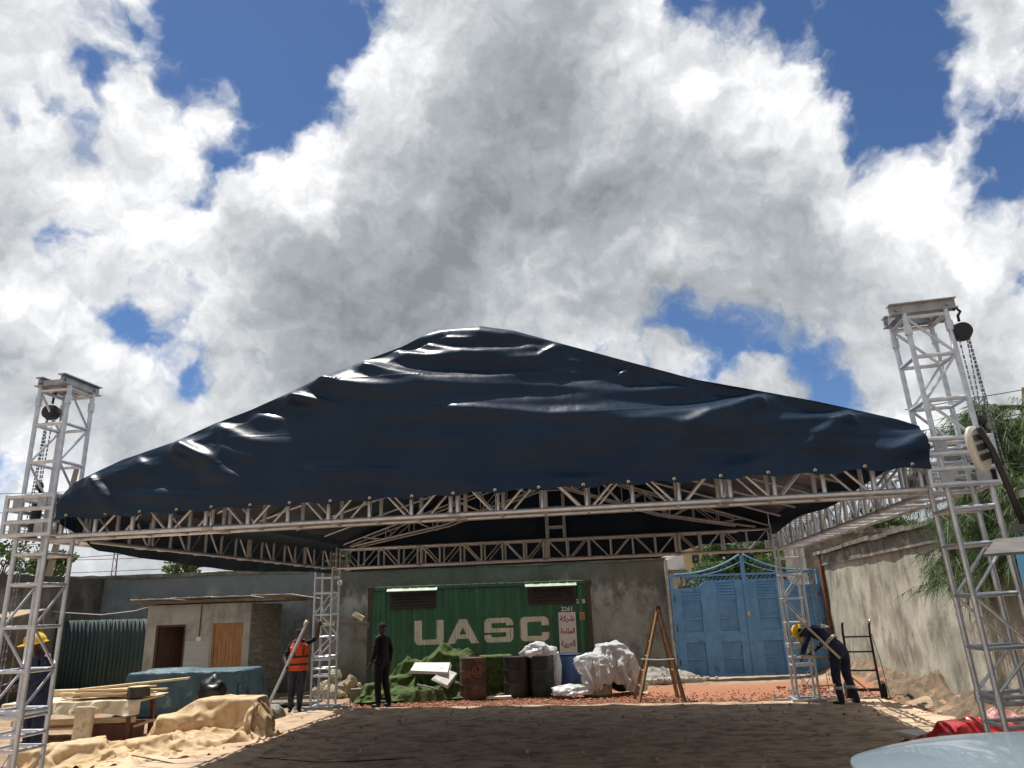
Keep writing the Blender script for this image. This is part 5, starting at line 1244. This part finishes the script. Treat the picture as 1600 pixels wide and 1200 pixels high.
# worker at the left edge, behind the near left tower
lw, j = person('worker in navy overalls and yellow helmet working behind the near left tower', (-7.05, 11.4, -.02), radians(150), NAVY, NAVY, hat=True, sc=1.0,
    J=dict(chest=((0, .05, 1.30), (.18, .12)), neck0=((0, .08, 1.45), (.10, .08)), neck=(0, .12, 1.52), jaw=(0, .16, 1.57), head=(0, .16, 1.63), crown=(0, .15, 1.69), nose=(0, .25, 1.56), shL=(-.18, .06, 1.42), shR=(.18, .06, 1.42), elL=(-.27, .12, 1.16), wrL=(-.16, .36, 1.06), elR=(.27, .14, 1.15), wrR=(.15, .38, 1.08)))
for sx in (-1, 1):
    b = MB(); b.blob((sx * .20, .06, 1.46), .045, 2, .2, 2, 3, (1, 1, .5)); b.build('shoulder_patch', P('red_white_patch', (.5, .12, .12), (.6, .5, .5), 30), lw, smooth=True)
# ------------------------------------------------------------------ hand truck
ht = thing('hand_truck', 'black two wheeled hand truck leaning beside the bending worker', 'trolley', (6.42, 14.75, 0), radians(-12)); ht.rotation_euler = (0, -.0, radians(-14))
BT = P('black_tube', (.012, .012, .013), rough=.4)
for x in (-.24, .24):
    b = MB(); b.tube([(x, -.05, .06), (x, .08, .7), (x, .12, 1.15), (x, .06, 1.32), (x, -.03, 1.38)], .022, 8); b.build('side_tube', BT, ht, smooth=True)
for z, y in ((.20, -.02), (.52, .05), (.85, .10), (1.12, .12)): bar('cross_tube', (-.24, y, z), (.24, y, z), .016, BT, ht)
b = MB(); b.tube([(.24, -.03, 1.38), (.24, -.10, 1.42)], .026, 8); b.build('grip', P('chrome_grip', (.7, .7, .7), rough=.2, metal=.8), ht, smooth=True)
b = MB(); b.box(-.27, .27, -.34, -.05, .03, .045); b.build('toe_plate', BT, ht)
bar('axle', (-.33, .13, .16), (.33, .13, .16), .014, BT, ht)
for x in (-.31, .31):
    b = MB(); b.lathe([(.09, -.04), (.15, -.04), (.165, -.02), (.165, .02), (.15, .04), (.09, .04)], 22, (x, .13, .165), 'X'); w = b.build('wheel', P('tyre_black', (.013, .013, .013), rough=.8) if x < 0 else bpy.data.materials['tyre_black'], ht, smooth=True, auto=40)
    b = MB(); b.lathe([(.09, -.025), (.09, .025), (.02, .035)], 16, (x, .13, .165), 'X'); b.build('hub', STEEL, w, smooth=True, auto=40)
b = MB(); b.tube([(.42, .2, .02), (.36, .2, .7), (.28, .2, 1.16), (.22, .16, 1.17)], .006, 5); b.build('rear_wire', BT, ht)
for a, q, lab, nm, m_, r in (((5.05, 14.35, .86), (5.75, 14.45, .80), 'tan wooden rod held level by the bending worker', 'wooden_rod', PINE, .018), ((5.28, 14.1, .35), (5.6, 14.1, .36), 'short pale rod lying through the far right tower', 'wooden_rod', PINE, .014), ((5.1, 14.2, 1.55), (5.75, 14.1, .80), 'tan cloth strap slung from the tower to the bending worker', 'strap', CREAMC, .022), ((6.0, 14.3, .45), (6.35, 13.85, .02), 'pale stick leaning on the ground behind the bending worker', 'stick', PINE, .014)):
    b = MB(); b.tube([a, q], r, 8); o = b.build(nm, m_, smooth=True, auto=40, origin=a); tag(o, lab, nm.split('_')[-1])

# ------------------------------------------------------------------ chains and hoists
def chain_path(name, label, pts, parent=None, link=.05, r=.010):
    b = MB(); pts = [Vector(p) for p in pts]; k = 0
    for i in range(len(pts) - 1):
        d = pts[i + 1] - pts[i]; n = max(1, int(d.length / link))
        for q in range(n):
            c = pts[i] + d * ((q + .5) / n); M3 = d.to_track_quat('Z', 'Y').to_matrix(); s = .016 if k % 2 == 0 else .006; s2 = .006 if k % 2 == 0 else .016; k += 1
            b.rbox(c, (s, s2, link * .8), M3)
    o = b.build(name, CHAINM, parent)
    if label: tag(o, label, 'chain', kind=None)
    return o
def hoist(corner, off, label, clab):
    u, v = corner; p = loc(u, v) + EX * off[0] + EY * off[1]
    t = thing('chain_hoist', label, 'hoist', tuple(p + Vector((0, 0, 4.125))), TH)
    b = MB(); b.lathe([(.02, -.065), (.08, -.06), (.095, 0), (.08, .06), (.02, .065)], 22, (0, 0, .17), 'Y'); b.build('hoist_housing', BLACK, t, smooth=True, auto=40)
    b = MB(); b.tube([(0, 0, .28), (0, 0, .34), (.03, 0, .38), (0, 0, .42), (-.03, 0, .40)], .014, 6); b.build('hook', BLACK, t, smooth=True)
    b = MB(); b.lathe([(.03, -.04), (.045, 0), (.03, .05)], 12, (.0, 0, -.72)); b.tube([(0, 0, -.76), (.04, 0, -.82), (0, 0, -.88), (-.04, 0, -.84)], .015, 6); b.build('lower_hook', BLACK, t, smooth=True)
    b = MB(); b.tube([(0, 0, -.9), (.01, 0, -1.0), (0, 0, -1.3)], [.05, .055, .05], 10); b.build('load_sling', BLACK, t, smooth=True)
    for q, z in ((-.035, -.68), (.035, -.68)):
        chain_path('load_chain', None, [(q, 0, .1), (q * .3, 0, z)], t)
    sgn = 1 if off[0] > 0 else -1
    for q, zb in ((.09, -3.9), (.13, -3.75)):
        chain_path('hand_chain', None, [(sgn * .06, .05 - q * .3, .12), (sgn * q, .02, -1.4), (sgn * (q + .02), .0, zb)], t, .04)
for k in range(1):
    hoist((-HW, -HL), (-.22, .05), 'black chain hoist hanging inside the top of the near left tower', '')
    hoist((HW, -HL), (.30, -.17), 'black chain hoist hanging outside the top of the near right tower', '')
    hoist((-HW, HL), (-.30, 0), 'chain hoist with long chains on the far left tower', '')
    hoist((HW, HL), (.30, 0), 'chain hoist with long chains on the far right tower', '')
for a, q, lab in (((-6.35, 7.6, .02), (-5.62, 7.95, 1.35), 'bright slanting aluminium brace tube on the left of the near left tower'), ((-6.6, 7.4, .25), (-5.6, 8.0, .80), 'lower slanting aluminium tube at the foot of the near left tower')):
    b = MB(); b.tube([a, q], .028, 10); o = b.build('brace_tube', ALU, smooth=True, auto=40, origin=a); tag(o, lab, 'brace')
b = MB(); b.tube([(4.22, 6.35, .85), (4.12, 5.7, .02)], .022, 8); o = b.build('brace_tube', STEEL, smooth=True, auto=40, origin=(4.22, 6.35, .85)); tag(o, 'grey brace tube slanting down from the near right tower behind the car', 'brace')

# ------------------------------------------------------------------ kiosk and lamp at the right edge
KB = P('kiosk_blue', (.09, .24, .42), (.11, .28, .47), 3, .5)
ki = thing('kiosk', 'blue kiosk with a dark sheet awning at the right edge', 'kiosk', (4.22, 6.3, 0), 0)
b = MB(); b.box(-.22, 1.6, .0, .05, 0, 2.36); b.build('front_wall', KB, ki); b = MB(); b.box(-.22, -.17, .05, .42, 0, 2.3); b.build('side_wall', KB, ki)
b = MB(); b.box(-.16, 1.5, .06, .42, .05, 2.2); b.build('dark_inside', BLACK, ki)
b = MB(); b.hexa([(-1.0, -.42, 2.12), (1.6, -.5, 2.2), (1.6, .0, 2.30), (-.62, .0, 2.24), (-1.0, -.42, 2.14), (1.6, -.5, 2.22), (1.6, .0, 2.33), (-.62, .0, 2.27)]); b.build('awning', P('dark_awning', (.10, .095, .09), (.16, .15, .14), 5, .6), ki)
b = MB(); b.box(-.20, 1.6, -.1, .42, 2.34, 2.42); b.build('roof_fascia', P('fascia', (.045, .045, .045)), ki)
ki.location = (4.27, 5.7, 0)
lp = thing('oval_lamp', 'white oval floodlight on a bent black pole at the right edge', 'lamp', (3.92, 5.75, 2.38), 0)
b = MB(); b.tube([(0, 0, 0), (-.05, 0, .28), (-.13, -.03, .58), (-.22, -.06, .76)], .024, 10); b.build('pole', BLACK, lp, smooth=True)
b = MB(); n = 26
for k, (sc_, y) in enumerate(((.86, -.03), (1, -.01), (1, .015), (.9, .03))):
    b.v += [(.085 * sc_ * (abs(cos(2 * pi * i / n)) ** .8) * (1 if cos(2 * pi * i / n) > 0 else -1), y, .19 * sc_ * (abs(sin(2 * pi * i / n)) ** .8) * (1 if sin(2 * pi * i / n) > 0 else -1)) for i in range(n)]
for k in range(3): b.f += [(k * n + i, k * n + (i + 1) % n, (k + 1) * n + (i + 1) % n, (k + 1) * n + i) for i in range(n)]
b.f += [tuple(range(n)), tuple(range(4 * n - 1, 3 * n - 1, -1))]; b.mi = [0] * len(b.f)
o = b.build('lamp_head', P('cream_plastic', (.62, .60, .55), rough=.4), lp, smooth=True, auto=40); o.location = (-.20, .03, .60); o.rotation_euler = (.1, -.28, .3)
for z in (-.07, .01, .09):
    b = MB(); b.box(-.05, .05, -.05, -.035, z - .02, z + .03); q = b.build('lamp_window', P('dark_glass', (.05, .055, .06), rough=.2) if z < 0 and 'dark_glass' not in bpy.data.materials else bpy.data.materials['dark_glass'], o)

# ------------------------------------------------------------------ car (only its roof edge is in view)
car = thing('parked_car', 'silver blue car with its rounded roof showing at the bottom right corner', 'car', (1.62, 1.62, 0), 0)
CP = P('silver_blue_paint', (.22, .29, .35), (.23, .30, .36), 3, .28, metal=.2, coat=.6)
GLS = P('tinted_glass', (.02, .025, .03), rough=.08, spec=.8)
def loft(name, secs, mat, par, n=40, p=2.6):
    """secs: (y, half width, z bottom, z top) cross sections joined into one shell"""
    b = MB(); A = []
    for y, hw, z0, z1 in secs:
        cz, hz = (z0 + z1) / 2, (z1 - z0) / 2
        A.append([(hw * math.copysign(abs(cos(a)) ** (2 / p), cos(a)), y, cz + hz * math.copysign(abs(sin(a)) ** (2 / p), sin(a))) for a in [2 * pi * i / n for i in range(n + 1)]])
    b.grid(A); k = len(A)
    b.f += [tuple(range(n))[::-1], tuple(range((k - 1) * (n + 1), (k - 1) * (n + 1) + n))]; b.mi += [0, 0]
    return b.build(name, mat, par, smooth=True, auto=50)
loft('car_body', [(-2.0, .60, .35, .80), (-1.9, .76, .25, .95), (-1.2, .82, .22, .98), (.6, .82, .22, .98), (1.5, .80, .22, .94), (1.95, .74, .25, .80), (2.1, .58, .32, .70)], CP, car)
loft('cabin_glass', [(-1.75, .62, .85, 1.02), (-1.3, .68, .85, 1.36), (-.6, .70, .85, 1.42), (.5, .70, .85, 1.42), (.95, .69, .85, 1.34), (1.5, .66, .85, .99)], GLS, car)
A = []
for j in range(40):
    v = j / 39; row = []
    y = -1.15 + 2.28 * v
    hw = .70 * (1 - .0) * min(1, (max(0, 1 - max(0, (v - .72) / .28) ** 2.6)) ** .42 + .0); hw = max(hw, .30) if v < 1 else .30
    for i in range(41):
        u = -1 + 2 * i / 40; x = hw * u; z = 1.49 - .05 * abs(u) ** 3.2 - .022 * ((y + .1) / 1.25) ** 2 - .05 * max(0, (v - .85) / .15) ** 2
        row.append((x, y, z))
    A.append(row)
b = MB(); b.grid(A); o = b.build('roof', CP, car, smooth=True); md = o.modifiers.new('t', 'SOLIDIFY'); md.thickness = .05; md.offset = -1; bv = o.modifiers.new('b', 'BEVEL'); bv.width = .018; bv.segments = 3; bv.limit_method = 'ANGLE'
for sx in (-1, 1):
    b = MB(); b.tube([(sx * (.60 if y < .9 else .60 - (y - .9) * .25), y, 1.484 - .022 - .022 * ((y + .1) / 1.25) ** 2 + .006) for y in np.linspace(-1.1, .45, 14)], .007, 6); b.build('roof_moulding', P('grey_rubber', (.08, .09, .1)) if sx < 0 else bpy.data.materials['grey_rubber'], car, smooth=True)
    for y in (-1.25, 1.3):
        b = MB(); b.lathe([(.18, -.09), (.28, -.10), (.31, -.07), (.31, .07), (.28, .10), (.18, .09)], 28, (sx * .74, y, .31), 'X'); w = b.build('wheel', bpy.data.materials['tyre_black'], car, smooth=True, auto=40)
        b = MB(); b.lathe([(.19, -.07), (.19, .07), (.03, .09)], 20, (sx * .76, y, .31), 'X'); b.build('rim', ALU, w, smooth=True, auto=40)
    b = MB(); b.blob((sx * .93, .75, .98), .10, 2, .05, 1, 1, (1, .5, .7)); b.build('mirror', CP, car, smooth=True)
    b = MB(); b.blob((sx * .55, 2.0, .62), .12, 2, 0, 1, 1, (1.3, .5, .7)); b.build('headlight', P('lamp_glass', (.7, .7, .72), rough=.1) if 'lamp_glass' not in bpy.data.materials else bpy.data.materials['lamp_glass'], car, smooth=True)

# ------------------------------------------------------------------ trees
def leaf_mat(name, a, b_, tr=.25):
    m = P(name, a, b_, 1.2, .55, space='Object'); t = NT(m.node_tree); pb = t.n['Principled BSDF']
    ms = t.node('ShaderNodeMixShader', {0: tr}); tl = t.node('ShaderNodeBsdfTranslucent', {'Color': (*[v * 1.4 for v in b_], 1)})
    t.l.new(pb.outputs[0], ms.inputs[1]); t.l.new(tl.outputs[0], ms.inputs[2]); t.l.new(ms.outputs[0], t.n['Material Output'].inputs[0]); return m
LEAFD = leaf_mat('dark_leaf', (.022, .05, .012), (.045, .095, .02)); LEAFM = leaf_mat('mid_leaf', (.04, .08, .018), (.085, .14, .035)); NEED = leaf_mat('needle', (.06, .10, .04), (.12, .18, .07), .3)
BARK = P('bark', (.12, .09, .065), (.07, .05, .035), 6, .95, bump=1)
def broadleaf(label, c, R_, h, trunk, mat, n=5000, ls=.16, sparse=0., seed=0, group=None):
    t = thing('broadleaf_tree', label, 'tree', (c[0], c[1], 0), 0, group); rg = np.random.default_rng(seed)
    b = MB(); b.tube([(0, 0, -.5), (.1, 0, trunk * .6), (0, .05, trunk + h * .3)], [R_ * .10, R_ * .07, R_ * .03], 8)
    cl = []
    for k in range(26):
        a = rg.uniform(0, 2 * pi); e = rg.uniform(-.3, 1); rr_ = rg.uniform(.35, .95)
        cl.append((R_ * rr_ * cos(a) * sqrt(max(0, 1 - e * e * .6)), R_ * rr_ * sin(a) * .8, trunk + h * .42 + e * h * .42, R_ * rg.uniform(.16, .38)))
    for q in cl[:9]: b.tube([(0, 0, trunk * .8), (q[0] * .6, q[1] * .6, (trunk * .8 + q[2]) / 2 + .1), q[:3]], [R_ * .04, R_ * .025, R_ * .01], 5)
    b.build('trunk', BARK, t, smooth=True)
    ii = rg.integers(0, len(cl), n); C_ = np.array(cl)[ii]; d = rg.normal(size=(n, 3)); d /= np.linalg.norm(d, axis=1)[:, None]
    p = C_[:, :3] + d * (C_[:, 3] * (rg.uniform(.35, 1.08 + sparse, n)) ** .6)[:, None] * np.array([1, 1, .75])
    u = rg.normal(size=(n, 3)) + d * .5; u /= np.linalg.norm(u, axis=1)[:, None]; w = np.cross(u, rg.normal(size=(n, 3))); w /= np.linalg.norm(w, axis=1)[:, None]
    L = ls * rg.uniform(.6, 1.3, n)[:, None]
    v = np.stack([p, p + u * L * .5 + w * L * .3, p + u * L, p + u * L * .5 - w * L * .3], 1).reshape(-1, 3)
    g = MB(); g.v = v.tolist(); g.f = (np.arange(n)[:, None] * 4 + np.arange(4)).tolist(); g.mi = [0] * n
    g.build('crown', mat, t); return t
GB = 'trees behind the gate'
broadleaf('dark leafy tree behind the left leaf of the gate', (10.2, 34, 0), 3.0, 3.6, 1.2, LEAFD, 9000, .22, seed=1, group=GB)
broadleaf('bright leafy tree behind the middle of the gate', (12.2, 31, 0), 2.4, 2.8, 1.4, LEAFM, 8000, .2, seed=2, group=GB)
broadleaf('bushy dark tree behind the right leaf of the gate', (14.2, 33, 0), 3.0, 3.8, 1.2, LEAFD, 9000, .22, seed=3, group=GB)
broadleaf('pale green tree rising furthest right behind the gate', (17.5, 38, 0), 3.6, 5.0, 1.5, LEAFM, 8000, .25, seed=4, group=GB)
broadleaf('small green shrub left of the gate, before the brown roof', (6.6, 25.5, 0), .7, 1.3, 1.9, LEAFM, 2500, .12, seed=5)
broadleaf('far pale tree line above the gate arch', (14.5, 55, 0), 7, 4, 2.2, LEAFM, 9000, .35, seed=6, group=GB)
GL = 'trees behind the left wall'
broadleaf('dark round tree above the wall, left of the far left tower', (-11.0, 32, 0), 1.7, 2.6, 2.9, LEAFD, 5000, .18, seed=7, group=GL)
broadleaf('second dark tree above the wall, nearest the far left tower', (-8.6, 32.5, 0), 1.6, 2.4, 2.9, LEAFD, 4500, .18, seed=8, group=GL)
broadleaf('small round tree beside the leaning utility pole', (-21.3, 34, 0), 1.0, 1.9, 3.3, LEAFM, 3000, .16, seed=9, group=GL)
broadleaf('thin sparse tree seen through the near left tower', (-20.4, 29, 0), 1.5, 2.6, 2.9, LEAFD, 1300, .17, .5, seed=10, group=GL)
broadleaf('pale bush just above the wall by the white roof', (-14.8, 33, 0), .8, 1.3, 3.2, LEAFM, 1500, .15, seed=12, group=GL)
# feathery tree overhanging the tan wall
ft_ = thing('feathery_tree', 'feathery casuarina tree with drooping needles overhanging the tan wall', 'tree', (7.9, 11.0, 0))
rg = np.random.default_rng(5); b = MB(); b.tube([(0, 0, -.3), (.1, .1, 2.0), (-.1, 0, 3.6), (.1, 0, 4.9)], [.24, .18, .10, .03], 10)
NV, NF_ = [], []; cnt = 0
def spray(p, d, L, nn):
    """a twig p -> p + d with hanging needles"""
    global cnt
    k = rg.uniform(0, 1, nn)[:, None]; P0 = np.array(p) + np.array(d) * k * L
    P0[:, 2] -= (k[:, 0] ** 2) * L * .35
    dr = rg.normal(size=(nn, 3)) * .45 + np.array([d[0] * .9, d[1] * .9, -.75]) ; dr /= np.linalg.norm(dr, axis=1)[:, None]
    ln = rg.uniform(.16, .36, nn)[:, None]; w = np.cross(dr, rg.normal(size=(nn, 3))); w /= np.linalg.norm(w, axis=1)[:, None]; w *= .005
    tip = P0 + dr * ln; tip[:, 2] -= .05
    v = np.stack([P0 - w, P0 + w, tip], 1).reshape(-1, 3); NV.append(v); NF_.append(np.arange(nn)[:, None] * 3 + np.arange(3) + cnt); cnt += nn * 3
for i in range(66):
    z = rg.uniform(2.5, 4.6); a = rg.uniform(0, 2 * pi)
    if i % 3 < 2: a = rg.uniform(pi * .6, pi * 1.6)
    L = rg.uniform(1.0, 2.4) * (1 - (z - 2) / 6); c0 = Vector((0, 0, z)); d = Vector((cos(a), sin(a), .30 if z < 5 else .9)); pts = [c0 + d * L * k - Vector((0, 0, .62 * L * k * k)) for k in np.linspace(0, 1, 6)]
    b.tube(pts, [.045, .036, .028, .02, .012, .006], 5)
    for m_ in range(34):
        k = rg.uniform(.15, 1); p = c0 + d * L * k - Vector((0, 0, .62 * L * k * k)); q = rg.normal(size=3) * .6 + np.array([cos(a), sin(a), -.15]); q /= np.linalg.norm(q)
        spray(tuple(p), q, rg.uniform(.25, .6), 36)
b.build('trunk', BARK, ft_, smooth=True); g = MB(); g.v = np.concatenate(NV).tolist(); g.f = np.concatenate(NF_).tolist(); g.mi = [0] * len(g.f); g.build('crown', NEED, ft_)
# spiky palm like crown further right
pt = thing('palm_tree', 'spiky young palm crown rising behind the tan wall at the right edge', 'tree', (11.6, 13.2, 0)); b = MB(); b.tube([(0, 0, -.2), (0, 0, 3.2)], [.14, .1], 8); b.build('trunk', BARK, pt)
NV, NF_, cnt = [], [], 0
for i in range(26):
    a = 2 * pi * i / 26 + rg.uniform(-.1, .1); e = rg.uniform(.2, 1.35); L = rg.uniform(1.3, 1.8); b = MB()
    pts = [Vector((cos(a) * cos(e) * L * k, sin(a) * cos(e) * L * k, 3.2 + sin(e) * L * k - .5 * L * k * k * cos(e))) for k in np.linspace(0, 1, 7)]
    A1, A2 = [], []
    for k in range(1, 7):
        for q in range(6):
            p = pts[k - 1].lerp(pts[k], q / 6); s = Vector((-sin(a), cos(a), 0)); d = (pts[k] - pts[k - 1]).normalized()
            for sg in (-1, 1):
                tip = p + (s * sg * .7 + d * .8 - Vector((0, 0, .1))) * .38 * (1 - abs(k / 7 - .4)); b.add([tuple(p), tuple(p + d * .022), tuple(tip)], [(0, 1, 2)])
    b.tube(pts, .01, 4); b.build('frond', NEED, pt)

# ------------------------------------------------------------------ things beyond the walls
h1 = thing('bungalow', 'brown tiled roof house with a cream gable beyond the gate', 'house', (12.5, 44, 0), 0)
b = MB(); b.box(-6, 4, 0, 8, 0, 3.4); b.build('wall', P('cream_wall', (.5, .45, .32)), h1)
b = MB(); b.add([(-6.5, -.5, 3.3), (4.5, -.5, 3.3), (4.5, 8.5, 3.3), (-6.5, 8.5, 3.3), (-3.5, 4, 5.4), (1.5, 4, 5.4)], [(0, 1, 5, 4), (1, 2, 5), (2, 3, 4, 5), (3, 0, 4), (3, 2, 1, 0)]); b.build('roof', P('brown_tiles', (.16, .09, .06), (.11, .06, .045), 8, .9), h1)
b = MB(); b.box(-3.2, -.9, -.9, 2, 3.2, 4.9); tw_ = b.build('gable_tower', P('cream_gable', (.5, .42, .25)), h1)
for x in (-2.5, -1.7): b = MB(); b.box(x, x + .4, -.94, -.89, 3.9, 4.5); b.build('window', GLS, h1)
wt = thing('water_tank', 'white water tank on a stand beyond the left end of the gate', 'tank', (6.1, 30, 0))
b = MB(); b.lathe([(.5, 3.05), (.52, 3.1), (.52, 3.55), (.42, 3.68), (.1, 3.72)], 20); b.build('tank', P('white_tank', (.7, .7, .68)), wt, smooth=True, auto=40); b = MB(); b.box(-.5, .5, -.5, .5, 2.9, 3.05); b.build('stand_top', CONC, wt)
for x in (-.45, .4):
    for y in (-.45, .4): b = MB(); b.box(x, x + .07, y, y + .07, 0, 2.9); b.build('leg', RUST, wt)
h2 = thing('far_house', 'low white roofed building peeping over the wall at left', 'house', (-19.5, 44, 0))
b = MB(); b.box(-2.5, 3.6, 0, 5, 0, 4.0); b.build('wall', P('pale_wall', (.5, .5, .47)), h2)
b = MB(); b.add([(-2.9, -.4, 3.95), (4.0, -.4, 3.95), (4.0, 5.4, 3.95), (-2.9, 5.4, 3.95), (-1.2, 2.5, 4.6), (2.6, 2.5, 4.6)], [(0, 1, 5, 4), (1, 2, 5), (2, 3, 4, 5), (3, 0, 4), (3, 2, 1, 0)]); b.build('roof', P('white_roof', (.6, .6, .58)), h2)
for i in range(6): b = MB(); b.box(-1.8 + i * .9, -1.4 + i * .9, -.03, 0, 3.3, 3.75); b.build('window', GLS, h2)
h3 = thing('wall_house', 'grey block building with tan roof edge beyond the tan wall, far right', 'house', (13.2, 11.5, 0)); b = MB(); b.box(-1, 3, 0, 4, 0, 3.3); b.build('wall', CONC, h3); b = MB(); b.box(-1.4, 3.4, -.4, 4.4, 3.3, 3.42); b.build('roof', P('tan_roof', (.4, .33, .24)), h3)
h4 = thing('stone_building', 'rough grey stone building behind the tan wall under the right truss', 'building', (12.6, 27, 0), -.1); b = MB(); b.box(-2.2, 5, 0, 3, 0, 4.0); b.build('wall', CONC, h4)
for i in range(11): b = MB(); b.box(-2.25 + i * .65, -1.66 + i * .65, -.12, .3, 4.0, 4.14 + random.uniform(0, .1)); b.build('coping_block', CONC, h4)
for i in range(3): b = MB(); b.box(-1.2 + i * 2, -.2 + i * 2, -.03, .0, 2.8, 3.6); b.build('window', GLS, h4)
po = MB(); po.tube([(-19.3, 30, 0), (-18.6, 30, 5.8), (-18.3, 30, 8.2)], [.15, .12, .10], 10); o = po.build('utility_pole', P('grey_pole', (.25, .23, .2)), smooth=True, auto=50, origin=(-19.3, 30, 0)); tag(o, 'leaning grey utility pole beyond the wall at left', 'pole')
po = MB(); po.tube([(-15.9, 22.8, 3.0), (-15.8, 22.8, 3.6), (-15.3, 22.8, 4.0), (-15.0, 22.8, 4.6)], .02, 6); o = po.build('loose_cable', BLACK, smooth=True, origin=(-15.9, 22.8, 3)); tag(o, 'thin black cable rising from the wall top at left', 'cable')
ma = thing('radio_mast', 'thin red lattice mast far away above the left wall', 'mast', (-46, 85, 0))
for x, y in ((-.4, 0), (.4, 0), (0, .6)): bar('mast_leg', (x, y, 0), (x * .3, y * .3, 14), .05, RUST, ma, n=4)
for i in range(14):
    k, k1 = 1 - .7 * i / 14, 1 - .7 * (i + 1) / 14; sg = 1 if i % 2 else -1; bar('mast_brace', (-.4 * k * sg, 0, i), (.4 * k1 * sg, 0, i + 1), .03, RUST, ma, n=4)
for i, (z0, z1, y0, y1) in enumerate(((3.9, 6.0, 26, 34), (4.6, 6.6, 26, 34), (5.3, 7.2, 27, 34), (6.2, 7.9, 27, 35), (7.2, 8.8, 28, 36), (4.2, 5.2, 30, 40), (4.9, 5.6, 30, 40))):
    b = MB(); pts = []
    for k in np.linspace(0, 1, 22): pts.append((-34 + 32 * k, y0 + (y1 - y0) * k, z0 + (z1 - z0) * k - 1.2 * 4 * k * (1 - k) * .5))
    b.tube(pts, .014, 4); o = b.build('power_line', P('wire_black', (.02, .02, .02)) if i == 0 else bpy.data.materials['wire_black'], origin=pts[0]); tag(o, 'thin black power line crossing the sky left, number %s from the lowest' % ('one', 'two', 'three', 'four', 'five', 'six', 'seven')[i], 'cable', 'power lines behind the left wall')
for i, z in enumerate((5.6, 5.1)):
    b = MB(); b.tube([(8.3 + 8 * k, 15 - 1 * k, z + .9 * k) for k in np.linspace(0, 1, 8)], .009, 4); o = b.build('power_line', bpy.data.materials['wire_black'], origin=(8.3, 15, z)); tag(o, ('upper' if i == 0 else 'lower') + ' thin wire crossing the sky at the right edge', 'cable')
b = MB(); b.tube([(-5.4, 11.0, .12), (-4.6, 10.6, .06), (-3.6, 10.9, .05), (-2.6, 10.4, .05), (-1.4, 10.5, .05)], .008, 5); o = b.build('ground_cable', BLACK, smooth=True, origin=(-5.4, 11, .1)); tag(o, 'thin black cable snaking over the tan sheet, bottom left', 'cable')

b = MB()
for i in range(420):
    x = random.uniform(-4.5, 6.2); y = random.uniform(8.5, 15.2) ; b.blob((x, y, .045 + random.uniform(0, .02)), random.choice((.008, .012, .02, .03)), 1, .4, 2, i)
o = b.build('pebbles', P('soil_crumb', (.30, .2, .13), (.5, .4, .3), 3, .95)); tag(o, 'small stones and soil crumbs scattered over the ground sheet', 'stones', kind='stuff')
